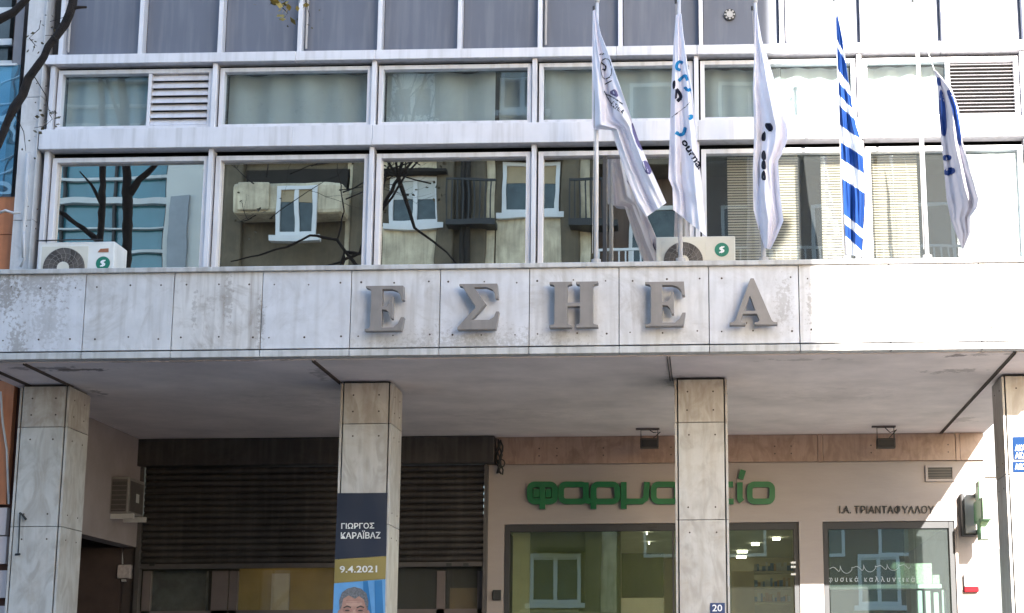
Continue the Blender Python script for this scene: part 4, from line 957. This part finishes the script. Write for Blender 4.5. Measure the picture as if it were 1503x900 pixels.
# ------------------------------------------------------------------ tree
TR = empty('street_tree', (-6.6, -3.4, 0), 'bare street tree whose dark limb crosses the upper left corner', 'tree')
YT = -3.4
tk = MB()
def limb(pts, r0_, r1_):
    q = [pts[0]]
    for a, b in zip(pts, pts[1:]):
        n_ = max(2, int((b-a).length/.09))
        for k in range(1, n_+1): q.append(a.lerp(b, k/n_) + Vector((random.gauss(0, .006), random.gauss(0, .006), random.gauss(0, .006))))
    pts = q
    n_ = len(pts); rads = [r0_+(r1_-r0_)*i/(n_-1) for i in range(n_)]
    tk.tube(pts, [q*random.uniform(.88, 1.14) for q in rads], 10)
def inframe(p):
    if (p-CAMP).dot(CF) < .5: return False
    x_, y_, z_ = proj(p); return -25 < x_ < 1530 and y_ > -25
twigs = []
def grow(p, d_, ln, r_, depth):
    pts = [p.copy()]; dd = d_.normalized()
    for k in range(5):
        dd = (dd + Vector((random.gauss(0, .14), random.gauss(0, .14), random.gauss(.03, .10)))).normalized()
        q = pts[-1] + dd*ln/5
        if inframe(q): break
        pts.append(q)
    if len(pts) < 3: return
    rads = [r_*(1-.5*i/(len(pts)-1)) for i in range(len(pts))]
    tk.tube(pts, rads, 7 if r_ > .02 else 5)
    if depth == 0 or r_ < .003: twigs.append((pts[-1], dd)); return
    for k in range(random.choice((2, 3))):
        i = random.choice(range(2, len(pts))); a_ = Vector((random.gauss(0, 1), random.gauss(0, 1), random.gauss(.3, .7))).normalized()
        grow(pts[i], (dd*1.0+a_*.75), ln*random.uniform(.6, .8), rads[i]*.72, depth-1)
base = Vector((-6.75, YT, 0))
YV = 2*YG - YT
tA = P(187, 350, YV); tB = P(186, 225, YV); tC = P(178, 110, YV)
tA.y = tB.y = tC.y = YT
sB = P(148, 345, YV-.5); sC = P(152, 230, YV-.5); sB.y = sC.y = YT+.5
tr0 = Vector((tA.x-.05, YT, 0))
limb([tr0, tr0+Vector((.05, 0, 1.6)), Vector((tA.x-.02, YT, 3.4)), Vector((tA.x, YT, 5.0)), tA, tB, tC], .12, .05)
limb([Vector((tA.x-.01, YT, 3.2)), Vector((tA.x-.16, YT+.2, 4.2)), Vector((sB.x, YT+.45, 5.4)), sB, sC, sC+Vector((-.1, .1, 1.4))], .07, .032)
def Q(px, py, Y=YT): return P(px, py, Y)
def RP(px, py):
    p = P(px, py, YV); p.y = YT; return p
LB = [Vector((tA.x, YT, 2.9)), Vector((tA.x+.75, YT+.05, 3.7)), Vector((tA.x+1.25, YT+.05, 4.4)), Q(-35, 265), Q(-4, 212), Q(20, 160), Q(45, 115), Q(72, 68), Q(95, 35), Q(108, 5), Q(112, -30), Q(122, -90), RP(528, 372), RP(552, 320), RP(585, 262), RP(600, 200)]
limb(LB, .046, .020)
stub = MB()
tk.tube([Q(104, 14), Q(112, 11), Q(127, 10.5)], [.02, .014, .009], 6)
tk.tube([Q(78, 60), Q(82, 52)], [.03, .01], 6)
tk.tube([Vector((tA.x, YT, 5.2)), Q(-90, 75), Q(-45, 50), Q(-8, 32), Q(20, 18), Q(42, -4), Q(75, -50)], [.06, .045, .038, .035, .030, .025, .016], 8)
for i, (p, r_) in enumerate(((tC, .07), (tB, .05), (sC+Vector((-.1, .1, 1.4)), .05), (LB[-1], .035), (LB[-3], .03), (LB[-2], .03), (tB, .045), (tC, .06))):
    for k in range(3): grow(p, Vector((random.uniform(-.6, .9), random.uniform(-.5, .5), 1)), random.uniform(1.4, 2.4), r_*.6, 3)
# limbs that show as reflections in the second and third windows
limb([RP(186, 290), RP(205, 264), RP(232, 238), RP(262, 205)], .05, .022); limb([RP(150, 300), RP(134, 272), RP(118, 252)], .03, .008); limb([RP(146, 356), RP(112, 328), RP(70, 300)], .04, .022)
limb([RP(524, 392), RP(495, 352), RP(455, 345), RP(420, 362), RP(340, 384)], .024, .008); limb([RP(528, 372), RP(500, 385), RP(450, 398)], .02, .009); limb([RP(495, 352), RP(505, 310), RP(495, 240)], .012, .005)
for i in range(26):
    px, py = random.uniform(325, 690), random.uniform(150, 330); p = P(px, py, YV); p.y = YT+random.uniform(-.5, .5)
    grow(p, Vector((random.gauss(0, 1), random.gauss(0, .4), random.uniform(-.2, 1))), random.uniform(.5, 1.1), random.uniform(.006, .012), 3)
tk.build('trunk', BARK, TR, smooth=True)
lf = MB(); lfy = MB()
def leaf(m, p, s_, mi=0):
    a = Vector((random.gauss(0, 1), random.gauss(0, 1), random.gauss(0, 1))).normalized(); b = a.cross(Vector((random.gauss(0, 1), random.gauss(0, 1), -1.5))).normalized()
    m.add([p, p+a*s_*.35+b*s_*.5, p+b*s_, p-a*s_*.35+b*s_*.5], [(0, 1, 2, 3)], mi)
tw = MB()
def dangle(px, py, n_, spread, m, s_=.045, from_=None):
    p = Q(px, py); s0 = from_ or (p+Vector((.05, 0, .45))); mid = (p+s0)/2+Vector((.03, 0, 0)); MB().tube([s0, mid, p], [.004, .003, .0018], 4).build('twig', BARK, TR)
    for k in range(n_):
        q = p+Vector((random.gauss(0, spread), random.gauss(0, spread), random.gauss(.02, spread*1.3))); leaf(m, q, s_*random.uniform(.6, 1.2))
dangle(73, 32, 5, .025, lf, .03, Q(100, 20)); dangle(66, 52, 9, .05, lf, .035, Q(82, 52)); dangle(43, 56, 5, .018, lf, .04, Q(60, 30)); dangle(48, 76, 6, .025, lf, .035, Q(43, 56))
dangle(73, 168, 7, .03, lf, .04, Q(50, 112)); dangle(69, 182, 10, .045, lf, .04, Q(73, 168)); dangle(50, 188, 4, .03, lf, .035, Q(69, 182)); dangle(38, 222, 3, .03, lf, .03, Q(20, 165))
dangle(415, 12, 10, .03, lfy, .075, Q(425, -40)); dangle(418, 26, 5, .02, lfy, .07, Q(415, 12)); dangle(396, 8, 7, .05, lf, .05, Q(400, -40)); dangle(455, 25, 8, .09, lf, .03, Q(425, -40)); dangle(440, 5, 6, .05, lfy, .05, Q(425, -40))
tk2 = [RP(585, 262), Q(300, -150), Q(380, -90), Q(425, -38)]; tw.tube(tk2, [.03, .02, .013, .006], 6)
for p, d_ in twigs:
    for k in range(2): leaf(lf, p+Vector((random.gauss(0, .05), random.gauss(0, .05), random.gauss(0, .05))), .06)
lf.build('dry_leaves', LEAFD, TR, recalc=False); lfy.build('yellow_leaves', LEAFY, TR, recalc=False); tw.build('twig', BARK, TR)

# ------------------------------------------------------------------ across the street (seen in the glass)
YO = -19.5; YO1 = 2*YG - YO; YO2 = 2*(YB+.07) - YO
XE = JX*0 + P(1213, 450, 0).x + .243*(-YO)
def O(px, py, Yv=YO1): p = P(px, py, Yv); return p.x, p.z
xg = O(238, 300)[0]; xp = O(322, 300)[0]; xd = O(872, 300)[0]; HO = 19
B1 = empty('apartment_house', ((xp+xd)/2, YO-5, 0), 'beige apartment house across the street, mirrored in the office windows', 'building')
def orect(px0, py0, px1, py1, y0, y1, Yv=YO1, m=None):
    a = O(px0, py1, Yv); b = O(px1, py0, Yv); return (m or MB()).box(a[0], b[0], YO+y0, YO+y1, a[1], b[1])
MB().box(xp, xd, YO-10, YO, 0, HO).build('wall', BEIGE, B1)
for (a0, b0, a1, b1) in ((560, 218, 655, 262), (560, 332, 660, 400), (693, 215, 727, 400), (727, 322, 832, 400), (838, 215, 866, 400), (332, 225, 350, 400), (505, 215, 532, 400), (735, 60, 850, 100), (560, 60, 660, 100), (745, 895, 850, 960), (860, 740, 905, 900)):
    orect(a0, b0, a1, b1, .004, .05, YO1 if b0 < 700 else YO2).build('sunlit_patch_panel', CREAMF, B1)  # pale panels painted in place of sunlit patches on the wall
for (a0, b0, a1, b1) in ((560, 255, 660, 261), (727, 226, 832, 236), (410, 284, 490, 289), (790, 805, 860, 811)):
    orect(a0, b0, a1, b1, .055, .45, YO1 if b0 < 700 else YO2).build('canopy', OPDK, B1)
for (a0, b0) in ((660, 330), (838, 330)):
    m = MB(); xa_, za_ = O(a0, b0); xb_ = O(a0+70, b0)[0]
    for k in range(9): m.box(xa_+(xb_-xa_)*k/9, xa_+(xb_-xa_)*k/9+.03, YO+.5, YO+.53, za_-.02, za_+.9)
    m.box(xa_, xb_, YO+.49, YO+.54, za_+.901, za_+.95); m.box(xa_, xb_, YO+.055, YO+.6, za_-.16, za_-.021); m.build('balcony_rail', BLACK, B1)
m = MB()
for px in (345, 530, 655, 700, 838): a = O(px, 300)[0]; m.box(a-.22, a+.22, YO+.003, YO+.16, 3, HO-.5)
m.build('bay_rib', BEIGE, B1, bevel=.05)
m = MB()
for z in (3.4, 6.6, 13.6, 16.4): m.box(xp, xd, YO+.003, YO+.25, z, z+.16)
m.build('cornice', OCHRE, B1)
def owin(px0, py0, px1, py1, Yv=YO1, par=B1, cols=2, y=0, fr=WHITE):
    shade = Yv == YO1
    a = O(px0, py1, Yv); b = O(px1, py0, Yv); x0_, x1_, z0_, z1_ = min(a[0], b[0]), max(a[0], b[0]), a[1], b[1]; t = .09
    m = frame_mb(x0_, x1_, z0_, z1_, t, YO+.02+y, YO+.10+y)
    for c_ in range(1, cols): xx = x0_+(x1_-x0_)*c_/cols; m.box(xx-.05, xx+.05, YO+.02+y, YO+.09+y, z0_+t, z1_-t)
    o = m.build('window', fr, par); hs_ = random.uniform(.15, .5) if shade else .06; MB().box(x0_+t, x1_-t, YO+.032+y, YO+.045+y, z1_-t-(z1_-z0_-2*t)*hs_, z1_-t).build('roller_blind', random.choice((OCHRE, PALE, SILV)), o); MB().box(x0_-.12, x1_+.12, YO+.004+y, YO+.2+y, z0_-.14, z0_-.01).build('sill', fr, o); MB().box(x0_+t, x1_-t, YO+.01+y, YO+.03+y, z0_+t, z1_-t).build('pane', OPGL, o)
MB().box(*(O(363, 285)[0], O(512, 285)[0]), YO+.01, YO+.05, O(363, 288)[1], O(363, 250)[1]).build('recess_shade_slab', OPDK, B1)  # flat dark slab on the wall, painting the shade of a recess
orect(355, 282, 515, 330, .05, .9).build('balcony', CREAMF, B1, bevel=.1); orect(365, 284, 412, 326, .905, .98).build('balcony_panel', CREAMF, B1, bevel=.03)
owin(420, 290, 480, 362, y=.9); owin(573, 262, 645, 330); owin(737, 238, 822, 315); owin(575, 100, 640, 175); owin(735, 100, 800, 165)
owin(778, 812, 853, 886, YO2); owin(1105, 815, 1165, 862, YO2) if O(1165, 815, YO2)[0] < xd else None
m = MB()
for px in (683, 690): a = O(px, 300)[0]; m.cyl((a, YO+.25, 0), .06, HO, axis='Z', n=8)
m.build('downpipe', OPDK, B1)
B2 = empty('dark_house', ((xd+XE)/2, YO-5, 0), 'dark brown building with white balcony rails across the street', 'building')
MB().box(xd+.02, XE, YO-10, YO-.4, 0, HO).build('wall', mat('brown_facade', (.15,.10,.075), .8, .2, 1, streak=.3), B2)
for z in (10.2, 13.2):
    b = MB().box(xd+.1, XE-.05, YO-.38, YO+.7, z, z+.16).build('balcony', BEIGE, B2)
    m = MB(); x = xd+.12; m.box(xd+.1, XE-.06, YO+.62, YO+.67, z+1.0, z+1.06)
    while x < XE-.1: m.box(x, x+.035, YO+.63, YO+.66, z+.161, z+.999); x += .16
    m.build('rail', WHITE, b)
for z in (5, 8, 11, 14):
    for k in range(4):
        x = xd+.8+k*2.1
        if x+1.2 < XE:
            o = frame_mb(x, x+1.2, z, z+1.5, .08, YO-.38, YO-.31).build('window', WHITE, B2); MB().box(x+.08, x+1.12, YO-.39, YO-.35, z+.08, z+1.42).build('pane', OPGL, o)
m = MB()
for px0, px1, y0, y1 in ((1283, 1324, 812, 888),):
    pass
owin(1262, 812, 1322, 888, YO2, B2, y=-.4)
B3 = empty('glass_office', (xg-6, YO-6, 0), 'teal glass office block across the street, mirrored in the left window', 'building')
MB().box(xg-16, xg, YO-10, YO-1.5, 0, HO-2).build('glass_wall', TEAL, B3)
m = MB()
for k in range(24): z = 2.5+.62*k; m.box(xg-16, xg-.01, YO-1.497, YO-1.36+.03*(k%3), z, z+(.07, .04, .15)[k%3])
m.build('slab_edge', SILV, B3)
m = MB()
for k in range(13): m.box(xg-.4-k*1.25, xg-.34-k*1.25, YO-1.497, YO-1.38, .5, HO-2.1)
m.build('mullion', DKFR, B3)
B4 = empty('pale_stair_tower', ((xg+xp)/2, YO-4, 0), 'pale stone tower between glass office and beige house across the street', 'building')
MB().box(xg+.01, xp-.01, YO-10, YO-.2, 0, HO+1).build('wall', PALE, B4)
orect(240, 285, 274, 420, -.18, -.1).build('window', mat('grey_louvre', (.3,.33,.36), .5), B4)
# house down the side street
SB = empty('side_street_house', (7, 16, 0), 'pale building down the side street behind the right column', 'building')
sb = MB().box(3.95, 5.2, 13, 24, 0, 12); sb.build('wall', mat('side_house_wall', (.42,.39,.37), .8, .2, 1.5), SB)
for z in (2.2, 5.0, 8.0): MB().box(4.0, 4.9, 12.95, 12.995, z, z+1.6).build('window', OPGL, SB)
